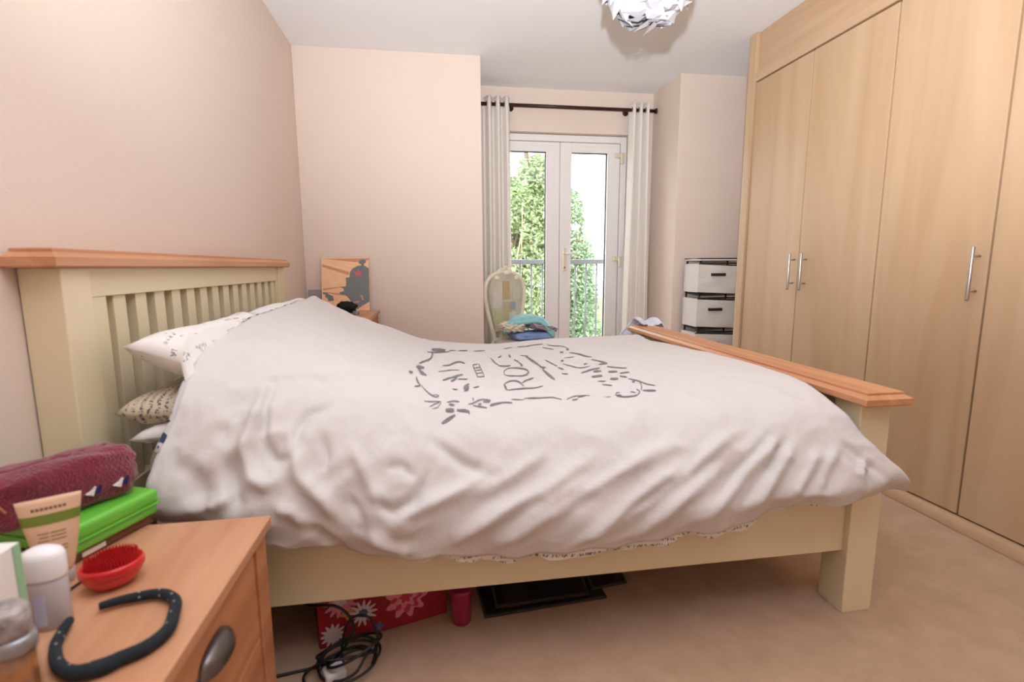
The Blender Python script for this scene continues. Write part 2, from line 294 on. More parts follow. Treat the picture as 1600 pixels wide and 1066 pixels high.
PRINT=[
[-14,2315,-15,2247,0,2347,-1,2236,18,2366,14,2234,32,2359,31,2248,49,2342,46,2268],
[-31,2171,-31,2146,-16,2192,-16,2152,-1,2208,-2,2157,16,2223,16,2171,31,2241,30,2191,46,2257,45,2217,63,2275,63,2248],
[-9,2185,-14,2178,-7,2066,-14,2069,-12,1948,-17,1978,-22,1855,-27,1904,-34,1802,-36,1851,-43,1770,-46,1809,-55,1742,-55,1765],
[63,2308,63,2284,81,2336,80,2299,98,2350,96,2322],
[110,2338,107,2306,125,2359,122,2312,138,2365,136,2324,151,2366,150,2340],
[178,2338,178,2321,198,2357,195,2320,217,2369,214,2334,236,2375,234,2350],
[337,2463,335,2448,354,2480,351,2459,371,2492,368,2473,386,2497,385,2487],
[414,2501,412,2487,431,2505,427,2484,446,2505,443,2483,462,2503,459,2483,477,2499,475,2486],
[499,2515,496,2502,516,2519,512,2497,533,2519,529,2498,549,2515,547,2503],
[-62,1677,-62,1649,-52,1683,-53,1637,-45,1679,-45,1634,-35,1666,-36,1637],
[-57,1686,-60,1664,-50,1640,-54,1609,-42,1595,-46,1542,-34,1541,-38,1489,-26,1497,-28,1469],
[-78,1539,-77,1488,-70,1534,-72,1468,-65,1506,-67,1466],
[-47,1586,-49,1558,-39,1539,-43,1498,-33,1485,-37,1464],
[-53,1445,-55,1442,-50,1412,-54,1406,-46,1390,-50,1383,-42,1373,-44,1369],
[-57,1362,-56,1357,-49,1367,-48,1359,-41,1370,-41,1364],
[-40,1373,-41,1371,-33,1361,-34,1358,-26,1350,-27,1346,-18,1341,-20,1337,-10,1334,-12,1329,-2,1328,-3,1323,5,1328,5,1323,6,1330,8,1333,1,1335,1,1338,-8,1333,-8,1336],
[-31,1303,-31,1300,-22,1304,-22,1300,-14,1305,-14,1300,-5,1305,-5,1300,4,1305,3,1301,12,1305,12,1302],
[-18,1278,-17,1276,-11,1287,-9,1284,-2,1295,-1,1291,7,1300,8,1297],
[-11,1271,-11,1270,-4,1275,-3,1273,3,1280,4,1278,8,1289,9,1287,11,1300,13,1299],
[28,1308,29,1305,36,1316,37,1311,44,1322,44,1315,53,1323,52,1316,61,1320,61,1316],
[33,1303,32,1296,40,1305,39,1294,47,1304,46,1296],
[23,1279,23,1269,30,1284,30,1269,38,1286,37,1270,45,1284,45,1274],
[52,1284,52,1276,61,1286,59,1274,69,1287,67,1273,77,1284,74,1272,85,1280,83,1272],
[85,1276,83,1275,85,1271,82,1270,85,1266,83,1266],
[47,1259,46,1265,39,1252,36,1260,31,1245,27,1254,23,1239,19,1247,14,1235,11,1239],
[83,1309,84,1305,93,1313,93,1309,101,1319,102,1314,110,1328,111,1322,120,1334,120,1327,130,1337,129,1330,139,1336,138,1331,148,1334,147,1331],
[99,1340,97,1339,100,1332,97,1330,100,1323,98,1322],
[125,1326,125,1317,135,1330,134,1317,145,1330,144,1321],
[96,1307,95,1304,105,1305,103,1300,114,1304,113,1298,123,1303,122,1298,132,1300,132,1297],
[110,1312,110,1307,115,1314,114,1307,119,1315,119,1310],
[142,1310,142,1303,153,1318,153,1307,164,1323,164,1312,175,1325,175,1318],
[176,1326,175,1321,185,1326,184,1320,195,1326,194,1319,204,1324,204,1320],
[205,1342,204,1339,213,1341,212,1337,222,1341,221,1336,230,1339,229,1335,238,1337,238,1335],
[239,1342,239,1340,249,1346,249,1342,259,1349,259,1344,269,1349,268,1343,278,1347,277,1342,288,1347,287,1342,298,1347,297,1344],
[107,1840,110,1867,98,1872,103,1913,88,1874,91,1923,76,1851,76,1898,62,1807,62,1851,50,1768,50,1806,38,1751,37,1781,25,1749,25,1768],
[9,1611,10,1602,21,1629,21,1617,31,1644,31,1630,43,1663,43,1646,55,1676,55,1660,68,1682,68,1670,80,1684,80,1677],
[19,1446,21,1435,31,1471,31,1450,40,1498,41,1467,52,1536,52,1496,64,1570,62,1525,76,1590,74,1554,88,1603,86,1579],
[42,1443,43,1430,50,1466,53,1443,57,1495,60,1473,64,1549,67,1537],
[65,1492,65,1480,75,1503,75,1482,86,1511,84,1487,96,1511,94,1494],
[76,1397,79,1387,85,1421,88,1402,95,1436,95,1420],
[78,1402,76,1382,87,1408,83,1378,93,1404,91,1383],
[88,1374,89,1379,83,1370,83,1378,76,1369,76,1373],
[45,1379,45,1375,53,1379,52,1373,60,1377,59,1373],
[105,1402,105,1396,113,1411,113,1401,122,1418,122,1411],
[137,1832,135,1823,136,1746,132,1736,134,1676,131,1670,134,1620,131,1615,132,1558,130,1551],
[162,1862,159,1854,160,1772,157,1767,158,1697,156,1693,157,1635,154,1629,154,1574,153,1571],
[135,1830,135,1816,150,1858,147,1829,162,1869,161,1852],
[133,1758,133,1746,147,1781,145,1756,160,1791,159,1775],
[131,1695,131,1685,146,1716,143,1693,158,1723,158,1713],
[132,1638,130,1626,144,1650,143,1636,156,1658,156,1649],
[130,1570,129,1558,143,1583,142,1565,156,1590,154,1575],
[200,1396,200,1392,212,1401,210,1394,222,1405,222,1397,234,1410,232,1399,245,1413,244,1402,256,1416,254,1404,268,1418,266,1406,279,1420,277,1409,290,1424,289,1415,302,1432,301,1424,315,1441,314,1435],
[202,1458,197,1449,202,1424,196,1415,202,1396,198,1391],
[200,1457,200,1450,212,1492,212,1477,227,1528,225,1504,240,1542,236,1513,251,1536,245,1509,256,1506,250,1488,256,1465,253,1458,256,1430,253,1426],
[258,1483,258,1472,272,1519,270,1496,288,1553,284,1522,302,1577,299,1549,316,1594,313,1576],
[224,1628,227,1629,231,1688,233,1683,246,1745,246,1728,265,1782,261,1753,281,1797,277,1765,296,1803,290,1765,311,1801,304,1764,322,1784,314,1750,326,1743,319,1719,319,1680,315,1686,303,1634,304,1656,286,1613,290,1636,272,1604,276,1627,259,1602,262,1620,247,1603,249,1619,235,1609,237,1623,225,1624,226,1634],
[235,1841,230,1809,250,1842,243,1793,265,1850,259,1805,282,1869,279,1842],
[333,1913,326,1900,330,1876,319,1858,323,1835,316,1823],
[233,1830,236,1844,230,1881,235,1904,227,1938,233,1965,228,2012,233,2033,230,2094,232,2104],
[266,2120,264,2085,279,2157,278,2118,286,2199,289,2185],
[330,2220,322,2196,328,2175,317,2143,323,2122,315,2101],
[326,2052,320,2025,330,2020,322,1982,332,1979,325,1950],
[329,1961,324,1940,331,1921,323,1892,330,1876,325,1858],
[374,2187,371,2171,386,2188,381,2161,397,2182,393,2158,407,2173,404,2157],
[398,2162,393,2145,399,2093,391,2067,399,2026,390,1995,398,1956,388,1925,394,1884,385,1857,391,1817,384,1796,388,1755,384,1743],
[393,2153,388,2136,393,2078,386,2055,392,2005,384,1979,390,1933,384,1910,388,1863,384,1851],
[386,1824,379,1794,396,1815,386,1773,403,1794,396,1766],
[382,1753,375,1734,381,1706,371,1680,381,1664,368,1635,380,1628,368,1596,380,1590,369,1561,378,1548,371,1529],
[447,2007,443,1992,451,1965,444,1941,453,1918,445,1893,453,1866,446,1846,452,1814,448,1803],
[446,1778,438,1754,450,1750,439,1718,450,1714,443,1694],
[423,1640,421,1629,433,1636,429,1621,442,1628,439,1618],
[451,2500,449,2489,471,2510,468,2493,490,2516,487,2497,509,2519,506,2501,528,2520,525,2504,546,2519,544,2509],
[565,2499,562,2488,579,2478,574,2457,593,2458,585,2426,611,2454,602,2419,628,2447,619,2415,633,2400,626,2378,630,2325,625,2311],
[614,2302,600,2245,625,2320,604,2238,629,2312,615,2254],
[563,2217,552,2175,572,2219,555,2156,575,2199,563,2156],
[592,2156,586,2135,605,2140,596,2110,616,2118,603,2080,621,2080,608,2043,624,2039,612,2005,631,2010,621,1980,638,1983,632,1965],
[524,2416,521,2401,537,2389,532,2366,550,2359,544,2337,561,2327,557,2313],
[534,2028,532,2019,549,2030,544,2012,562,2028,557,2011,574,2024,571,2012],
[501,1959,494,1928,509,1969,498,1923,514,1966,507,1935],
[487,1872,483,1861,493,1844,488,1829,499,1817,493,1799,504,1789,498,1770,508,1759,502,1740,514,1738,509,1720,526,1736,522,1719,541,1742,538,1729,556,1747,553,1737],
[552,1811,546,1789,562,1824,554,1792,570,1827,564,1804],
[619,1922,611,1901,627,1904,615,1872,632,1881,619,1845,636,1854,623,1819,637,1822,626,1794,638,1788,631,1771],
[601,1783,593,1758,615,1795,602,1753,627,1799,613,1757,636,1795,627,1768],
[488,1630,485,1619,507,1653,503,1634,526,1672,520,1647,543,1683,536,1658,559,1690,553,1668,575,1696,571,1681],
[536,1645,530,1624,548,1651,537,1618,557,1650,546,1618,564,1644,558,1624],
[504,1565,498,1544,519,1572,508,1539,531,1574,521,1541,542,1570,535,1548],
[498,1481,495,1472,506,1482,502,1468,514,1479,509,1466,521,1475,518,1467],
[496,1435,494,1429,506,1432,502,1422,514,1427,510,1418,522,1421,520,1415],
[608,1713,603,1700,618,1707,610,1687,628,1700,619,1675,637,1691,628,1667,647,1684,638,1660,657,1677,650,1659,667,1672,662,1659],
[584,1630,578,1611,597,1635,587,1605,607,1636,597,1606,616,1630,609,1612],
[612,1595,608,1583,626,1601,619,1583,638,1603,632,1586,649,1602,645,1592],
[547,1509,541,1489,558,1515,547,1483,567,1515,556,1484,574,1509,567,1489],
[596,1551,589,1533,605,1544,595,1518,611,1529,604,1512],
[604,1495,600,1486,612,1484,607,1473,620,1472,614,1460,626,1456,620,1444,630,1437,624,1427,635,1423,630,1414,643,1414,640,1407,653,1408,650,1403],
[605,1467,596,1449,609,1468,597,1441,610,1460,602,1442],
[602,1380,599,1374,612,1381,608,1371,623,1380,617,1369,632,1379,627,1369,641,1376,638,1369],
[621,1450,618,1446,616,1424,612,1420,608,1398,605,1399,596,1377,595,1378],
[586,1387,583,1383,591,1376,587,1372,585,1361,584,1364,572,1348,573,1354,558,1341,560,1349,546,1340,548,1348,534,1342,537,1349,524,1345,527,1353,514,1350,517,1357,510,1361,513,1363,518,1373,517,1368,528,1373,527,1369],
[517,1361,514,1356,523,1361,519,1352,528,1358,526,1352],
[561,1372,559,1368,568,1371,565,1365,575,1367,573,1363],
[473,1351,473,1350,484,1351,483,1349,494,1352,494,1349],
[359,1333,360,1331,370,1343,371,1340,381,1350,381,1345,392,1354,391,1348,403,1355,401,1349,413,1356,412,1350,423,1356,422,1352,433,1356,432,1353],
[374,1331,373,1326,383,1334,381,1326,390,1335,390,1330],
[393,1342,392,1338,405,1348,404,1342,416,1352,416,1349],
[243,1345,242,1343,253,1345,252,1341,264,1345,263,1340,274,1345,273,1340,285,1346,284,1340,296,1348,295,1342,306,1348,305,1342,317,1347,315,1341,327,1344,325,1339,336,1339,335,1335,345,1334,344,1331],
]
# ------------------------------------------------------------------ materials
M_wall = mat('wall_paint', (229, 210, 195), .75, bump=.0006, bscale=180)
M_ceil = mat('ceiling_paint', (246, 246, 249), .8, bump=.0005, bscale=150)
M_carpet = mat('carpet', (222, 182, 148), .95, c2=(204, 162, 128), vscale=9, bump=.006, bscale=420, sheen=.2, spec=.1)
M_upvc = mat('white_upvc', (238, 233, 230), .35)
M_gasket = mat('dark_gasket', (40, 42, 58), .6)
M_glass = glass_mat('door_glass')
M_cream = mat('cream_paint', (232, 216, 180), .42, var=.03, vscale=3)
M_oak = wood('oiled_oak', (210, 154, 114), (190, 130, 90), 'y', .42)
M_oakx = wood('oiled_oak_top', (204, 152, 116), (188, 132, 96), 'y', .4, scale=4)
M_oakz = wood('oiled_oak_side', (200, 138, 98), (178, 116, 78), 'y', .45)
M_maple = wood('maple_laminate', (203, 172, 138), (189, 155, 119), 'z', .42, scale=2.6, ratio=9, fine=.14)
M_mapley = wood('maple_laminate_fascia', (203, 170, 137), (190, 154, 119), 'y', .42, scale=4, ratio=12)
M_steel = mat('brushed_steel', (190, 188, 184), .32, metal=1.)
M_brass = mat('cream_brass', (226, 214, 186), .35, metal=.2)
M_cotton = mat('white_cotton', (238, 233, 229), .85, bump=.0005, bscale=900, sheen=.15, spec=.2)
M_duvet = mat('duvet_cotton', (212, 205, 202), .82, bump=.0010, bscale=90, sheen=.15, spec=.2)
M_ink = mat('charcoal_print', (104, 104, 110), .85, c2=(142, 140, 144), vscale=60, spec=.1)
M_script = script_mat('script_linen', (210, 194, 168), (104, 96, 98), rows=60, axis=0, along=1, dens=.60, letters=380)
M_scriptw = script_mat('script_white', (234, 227, 222), (150, 146, 154), rows=46, axis=0, along=1, dens=.40, letters=300)
M_hem = script_mat('script_hem', (226, 216, 208), (112, 106, 114), rows=70, axis=2, along=0, dens=.6, letters=260)
M_black = mat('black_plastic', (18, 17, 19), .5)
M_rod = mat('bronze_rod', (62, 40, 30), .4, metal=.5)
M_curtain = mat('oatmeal_curtain', (236, 228, 218), .9, bump=.0006, bscale=700, sheen=.2, spec=.15)

# ------------------------------------------------------------------ room shell
X0, X1, Y0, YB, YW, H = -.845, 2.60, -.65, 3.60, 4.17, 2.40
struct(box('floor', M_carpet, (X0-.12, X1+.12), (Y0-.12, 4.45), (-.12, 0), bevel=0))
struct(box('ceiling', M_ceil, (X0-.12, X1+.12), (Y0-.12, 4.45), (H, H+.12), bevel=0))
struct(box('wall_left', M_wall, (X0-.12, X0), (Y0-.12, 4.45), (0, H), bevel=0))
struct(box('wall_right', M_wall, (X1, X1+.12), (Y0-.12, 4.45), (0, H), bevel=0))
struct(box('wall_near', M_wall, (X0, X1), (Y0-.12, Y0), (0, H), bevel=0))
struct(box('wall_back', M_wall, (X0, .352), (YB, 4.45), (0, H), bevel=.004))
struct(box('wall_alcove', M_wall, (1.828, X1), (3.70, 4.45), (0, H), bevel=.004))
OX0, OX1, OZ = .465, 1.632, 2.075
mb = MB().box((.352, OX0), (YW, 4.45), (0, H)).box((OX1, 1.828), (YW, 4.45), (0, H)).box((OX0, OX1), (YW, 4.45), (OZ, H))
struct(mb.build('wall_window', M_wall))
# skirting on the visible walls
M_skirt = mat('white_skirting', (232, 226, 218), .4)
for nm, x, y in (('baseboard_left', (X0, X0+.016), (Y0, YB)), ('baseboard_back', (X0+.016, .352), (YB-.016, YB)), ('baseboard_near', (X0+.016, 1.9), (Y0, Y0+.016)),
                 ('baseboard_alcove', (1.828, X1), (3.684, 3.70))):
    struct(box(nm, M_skirt, x, y, (0, .11), bevel=.003))

# french doors
fr = MB().box((OX0+.005, .535), (4.22, 4.32), (0, 2.07)).box((1.578, OX1-.005), (4.22, 4.32), (0, 2.07)).box((.535, 1.578), (4.22, 4.32), (2.018, 2.07)).box((.535, 1.578), (4.22, 4.32), (0, .04))
struct(fr.build('trim_1', M_upvc, bevel=.004))
def leaf(name, x0, x1, gx0, gx1, glass_top=1.938, glass_bot=.16):
    y0, y1 = 4.228, 4.290; z0, z1 = .045, 2.014
    mb = MB().box((x0, gx0), (y0, y1), (z0, z1)).box((gx1, x1), (y0, y1), (z0, z1)).box((gx0, gx1), (y0, y1), (glass_top, z1)).box((gx0, gx1), (y0, y1), (z0, glass_bot))
    d = struct(mb.build(name, M_upvc, bevel=.003))
    # raised bead round the pane, step on the top rail
    g = MB(); t = .011
    for a, b, c, e in ((gx0-t, gx0+.002, glass_bot-t, glass_top+t), (gx1-.002, gx1+t, glass_bot-t, glass_top+t), (gx0, gx1, glass_top-.002, glass_top+t), (gx0, gx1, glass_bot-t, glass_bot+.002)):
        g.box((a, b), (y0-.006, y0+.01), (c, e))
    g.build('glazing_bead', M_upvc, d, bevel=.003)
    MB().box((x0+.05, x1-.05), (y0-.004, y0+.004), (z1-.030, z1-.022)).build('top_rail_step', M_upvc, d, bevel=.002)
    k = MB(); s = .007
    for a, b, c, e in ((gx0, gx0+s, glass_bot, glass_top), (gx1-s, gx1, glass_bot, glass_top), (gx0, gx1, glass_top-s, glass_top), (gx0, gx1, glass_bot, glass_bot+s)):
        k.box((a, b), (4.246, 4.262), (c, e))
    k.build('gasket', M_gasket, d)
    MB().box((gx0+.001, gx1-.001), (4.262, 4.266), (glass_bot+.001, glass_top-.001)).build('pane', M_glass, d)
    return d
d1 = leaf('door_1', .540, 1.056, .640, .944)
d2 = leaf('door_2', 1.062, 1.572, 1.156, 1.467)
MB().box((1.088, 1.118), (4.214, 4.228), (.965, 1.165)).build('handle_plate', M_brass, d2, bevel=.004)
MB().tube([(1.103, 4.214, 1.115), (1.103, 4.180, 1.115), (1.108, 4.172, 1.115), (1.2, 4.170, 1.112)], .009, 10).build('lever', M_upvc, d2, smooth=True)
MB().lathe([(.006, 0), (.006, .004)], (1.103, 4.212, 1.0), 12, Matrix.Rotation(math.pi/2, 4, 'X')).build('keyhole', M_black, d2)
for z in (.3, 1.055, 1.905):
    h = MB().box((1.525, 1.600), (4.205, 4.228), (z-.004, z+.034)).box((1.572, 1.604), (4.196, 4.222), (z-.055, z+.034))
    h.build('hinge', M_brass, d2, bevel=.006)

# ------------------------------------------------------------------ bed
M_slatdark = mat('pine_slat', (196, 160, 118), .6)
bed = thing('bed', 'cream painted wooden bed with oak caps and slatted headboard', 'bed', (.2, 2.0, 0))
HX0, HX1 = -.842, -.763
for y in (1.190, 2.712): box('headboard_post', M_cream, (HX0, HX1), (y, y+.094), (0, 1.012), bed, .003)
box('headboard_top_rail', M_cream, (-.815, -.772), (1.284, 2.712), (.945, 1.012), bed)
box('headboard_bottom_rail', M_cream, (-.815, -.772), (1.284, 2.712), (.30, .47), bed)
for y in ((1.284, 1.350), (2.690, 2.712)): box('headboard_stile', M_cream, (-.812, -.774), y, (.47, .945), bed)
for i in range(14): box('headboard_slat', M_cream, (-.806, -.780), (1.387+.0958*i, 1.387+.0958*i+.052), (.47, .945), bed)
def cap(name, x, y, z, inset, parent):
    """oak cap: square edge, then a sloping shoulder up to a flat top step"""
    (x0, x1), (y0, y1), (z0, z1) = x, y, z; h = z1-z0
    V = []
    for d, zz in ((.004, z0), (0, z0+.004), (0, z0+h*.55), (inset, z0+h*.80), (inset, z1-.002), (inset+.002, z1)):
        V.append([(x0+d, y0+d, zz), (x1-d, y0+d, zz), (x1-d, y1-d, zz), (x0+d, y1-d, zz)])
    mb = MB().grid(V, closeu=True); mb.f += [(3, 2, 1, 0), (20, 21, 22, 23)]
    return mb.build(name, M_oak, parent)
cap('headboard_cap', (-.843, -.742), (1.150, 2.845), (1.012, 1.052), .012, bed)
for y in (1.190, 2.712): box('footboard_post', M_cream, (1.156, 1.250), (y, y+.094), (0, .632), bed, .003)
box('footboard_panel', M_cream, (1.182, 1.222), (1.284, 2.712), (.19, .632), bed)
cap('footboard_cap', (1.132, 1.276), (1.150, 2.845), (.632, .668), .016, bed)
for y in ((1.209, 1.236), (2.760, 2.787)):
    box('side_rail', M_cream, (HX1, 1.156), y, (.187, .372), bed, .003)
for i in range(13): box('bed_slat', M_slatdark, (-.70+.142*i, -.70+.142*i+.07), (1.237, 2.759), (.268, .288), bed, .002)
o = blob((.195, 2.0, .440), (.94, .752, .137), p=10, nu=96, nv=24, amp=.004).build('mattress', M_cotton, smooth=True)
tag(o, 'white mattress with fitted sheet on the cream bed frame', 'mattress')

_db = duvet_base(120, 120)
DBVH = BVHTree.FromPolygons([tuple(p) for p in _db.reshape(-1, 3)], [(i*120+j, i*120+j+1, (i+1)*120+j+1, (i+1)*120+j) for i in range(119) for j in range(119)])
BELOW = []
def pillow(name, c, half, tilt, m, label, seed, group='pillows at the headboard'):
    a, b, h = half; n = 34; R = Matrix.Rotation(tilt, 4, 'Y'); sheets = []
    mb = MB()
    for sg in (1, -1):
        P = []
        for i in range(n+1):
            row = []
            for j in range(n+1):
                s = -1+2*i/n; t = -1+2*j/n
                e = max(0, (1-abs(s)**5)*(1-abs(t)**8))**.5
                x = a*s*(1-.05*(1-t*t)*abs(s)); y = b*t*(1-.04*(1-s*s)*abs(t))
                r = max(abs(s), abs(t))
                wr = .010*noise3((s*3+seed, t*4.5, sg), 1.3)*(1-r**6) + .009*noise3((s*8+seed, t*3.2, 2), 1.)*e**.5*(.4+abs(t))
                z = sg*h*e + wr + .012*noise3((s*1.2, t*2.+seed, 5))*(abs(t)**4)
                q = R @ Vector((x, y, z)) + Vector(c)
                for bv in BELOW:                                                      # resting on the pillow beneath
                    h2 = bv.ray_cast(Vector((q.x, q.y, 2)), Vector((0, 0, -1)))[0]
                    if h2: q.z = max(q.z, h2.z + (.003 if sg < 0 else .012))
                hit = DBVH.ray_cast(Vector((q.x, q.y, 2)), Vector((0, 0, -1)))[0]   # pressed down by the duvet
                if hit: q.z = min(q.z, hit.z - (.030 if sg > 0 else .034))
                row.append(q)
            P.append(row)
        mb.grid(P)
    o = mb.build(name, m, smooth=True)
    bm = bmesh.new(); bm.from_mesh(o.data); bmesh.ops.remove_doubles(bm, verts=bm.verts, dist=.0005); bmesh.ops.recalc_face_normals(bm, faces=bm.faces); bm.to_mesh(o.data); bm.free()
    o.data.polygons.foreach_set('use_smooth', [True]*len(o.data.polygons))
    BELOW.append(BVHTree.FromPolygons([tuple(v.co) for v in o.data.vertices], [tuple(p.vertices) for p in o.data.polygons]))
    return tag(o, label, 'pillow', group)
tl = math.radians(24)
pillow('pillow', (-.485, 1.590, .620), (.215, .352, .034), 0., M_cotton, 'flat white pillow at the bottom of the stack on the hairbrush side', 6)
pillow('pillow', (-.500, 1.600, .658), (.232, .350, .050), math.radians(5), M_script, 'lower pillow in beige script-print case at the bedside with the hairbrush', 1)
pillow('pillow', (-.492, 1.605, .745), (.226, .348, .052), tl, M_scriptw, 'upper white pillow with grey script, resting on the beige script pillow', 2)
pillow('pillow', (-.500, 2.375, .652), (.232, .346, .054), math.radians(4), M_script, 'lower pillow hidden under duvet on the side of the orange picture', 3)
pillow('pillow', (-.495, 2.372, .748), (.226, .342, .054), tl, M_cotton, 'upper plain cream pillow on the side of the orange picture', 4)
# ------------------------------------------------------------------ duvet: station table, fold lines, print
def make_duvet():
    nu, nv = 250, 250
    P = duvet_base(nu, nv)
    du = np.gradient(P, axis=1); dv = np.gradient(P, axis=0)
    Nn = np.cross(dv, du); Nn /= np.linalg.norm(Nn, axis=2)[..., None]+1e-9
    Q = P.reshape(-1, 3); disp = np.zeros(len(Q))
    for wd, ht, pts in FOLDS:
        A = np.array(pts); best = np.full(len(Q), 9.); tt = np.zeros(len(Q)); n = len(A)-1
        for i in range(n):
            a, b = A[i], A[i+1]; ab = b-a; t = np.clip(((Q-a)@ab)/(ab@ab), 0, 1)
            d = np.linalg.norm(Q-(a+t[:, None]*ab), axis=1); k = d < best
            best[k] = d[k]; tt[k] = ((i+t)/n)[k]
        taper = np.clip(np.minimum(tt, 1-tt)*4+.25, 0, 1)
        q = (best/(wd*.92))**2
        disp += 1.55*ht*taper*(1-.45*q)*np.exp(-q)
    # soft quilting lumps and small creases
    side = np.clip((1.42-Q[:, 1])/.2, 0, 1); flat = 1-side
    lump = np.array([noise3((x*3.2, y*3.2, z*3.2), 1) for x, y, z in Q[::1]])
    crease = np.array([abs(noise3((x*9+y*4, y*7, z*11-x*5), 1)) for x, y, z in Q])
    fine = np.array([1-abs(noise3((x*16+y*9, y*14, z*20-x*12), 1))*2 for x, y, z in Q]); fine = np.clip(fine, 0, 1)**3
    head = np.clip((.05-Q[:, 0])/.5, 0, 1)
    disp += lump*(.005+.004*side) - crease*(.004+.011*side+.004*head) + fine*(.0006+.0016*side+.0010*head) + .003
    D = (Q + Nn.reshape(-1, 3)*disp[:, None]).reshape(nv, nu, 3)
    # ragged hem
    u = np.linspace(0, 1, nu); rag = .006*np.sin(u*41)+.004*np.sin(u*97+1)
    wv = np.clip((np.linspace(0, 1, nv)-.86)/.14, 0, 1)**2
    D[..., 2] += wv[:, None]*rag[None, :]
    D[..., 1] += wv[:, None]*(.010*np.sin(u*33+.5))[None, :]
    D[..., 1] = np.where(P[..., 0] > 1.14, np.minimum(D[..., 1], np.where(P[..., 1] < 1.5, 1.172, 9)), D[..., 1])
    mb = MB().grid([[tuple(p) for p in r] for r in D])
    root = mb.build('duvet', M_duvet, smooth=True, fix=False)
    if root.data.polygons[len(root.data.polygons)//2].normal.z < 0: root.data.flip_normals()
    so = root.modifiers.new('thickness', 'SOLIDIFY'); so.thickness = .016; so.offset = -1
    tag(root, 'white duvet with charcoal floral frame and lettering spread over the bed', 'duvet')
    bvh = BVHTree.FromPolygons([tuple(v.co) for v in root.data.vertices], [tuple(p.vertices) for p in root.data.polygons])
    # the print follows the surface
    for row in PRINT:
        pts = []
        for i in range(0, len(row), 4):
            a = Vector((row[i]/1000, row[i+1]/1000, 2)); b = Vector((row[i+2]/1000, row[i+3]/1000, 2))
            line = []
            for k in range(5):
                c = a.lerp(b, k/4); h = bvh.ray_cast(c, Vector((0, 0, -1)))[0]
                line.append((c.x, c.y, (h.z if h else .65)+.0016))
            pts.append(line)
        fine = []
        for i in range(len(pts)-1):
            for s in range(3):
                t = s/3; ln = []
                for p, q in zip(pts[i], pts[i+1]):
                    x = p[0]*(1-t)+q[0]*t; y = p[1]*(1-t)+q[1]*t; h = bvh.ray_cast(Vector((x, y, 2)), Vector((0, 0, -1)))[0]
                    ln.append((x, y, (h.z if h else .65)+.0016))
                fine.append(ln)
        fine.append(pts[-1]); MB().grid(fine).build('print_stroke', M_ink, root, smooth=True, fix=False)
    # printed underside showing as a thin strip under the hem, and along the head edge
    st = []
    n0, n1 = int(nu*.28), int(nu*.86)
    for k in range(4):
        row = []
        for i in range(n0, n1):
            p = D[-1, i]; fade = math.sin(math.pi*(i-n0)/(n1-n0))**.4
            drop = .003+.026*fade*(.55+.45*math.sin(i*.33)*math.sin(i*.12+1))
            row.append((p[0], p[1]+.004+.003*k/3, p[2]+.02-(.02+drop)*k/3))
        st.append(row)
    e = MB().grid(st).build('printed_underside', M_hem, root, smooth=True)
    e['label'] = 'script-print lining showing below the duvet hem'
    hp = [tuple(D[i, 0]+np.array([-.004, 0, -.006])) for i in range(int(nv*.14), int(nv*.9), 2)]
    MB().tube(hp, .007, 8).build('head_edge_piping', script_mat('edge_print', (196, 190, 192), (60, 64, 90), rows=40, axis=0, along=1, dens=.6, letters=90), root, smooth=True)
    return root
make_duvet()

# white cloth thrown over the far end of the footboard
def drape():
    rows = []; path = [(2.72, .674), (2.76, .692), (2.80, .696), (2.84, .690), (2.874, .665), (2.890, .61), (2.894, .54), (2.892, .47), (2.894, .42)]
    path = smooth_path([(0, a, b) for a, b in path], 4)
    for p in path:
        row = []
        for j in range(26):
            s = j/25; top = max(0, min(1, (p.z-.60)/.07))
            x0 = 1.095+.07*top; x = x0 + (1.335-x0)*s
            row.append((x, p.y + .008*math.sin(s*17)*(1-top)+.02*math.sin(s*3)*top, p.z + .012*math.sin(s*9+1)*top - .035*max(0, s-.72)/.28*top + .006*math.sin(s*23+p.y*40)*top))
        rows.append(row)
    o = MB().grid(rows).build('throw', mat('pale_throw', (226, 226, 234), .85, c2=(198, 200, 214), vscale=30), smooth=True)
    m = o.modifiers.new('thickness', 'SOLIDIFY'); m.thickness = .006
    tag(o, 'pale grey-white cloth thrown over the end of the oak footboard cap', 'cloth')
drape()

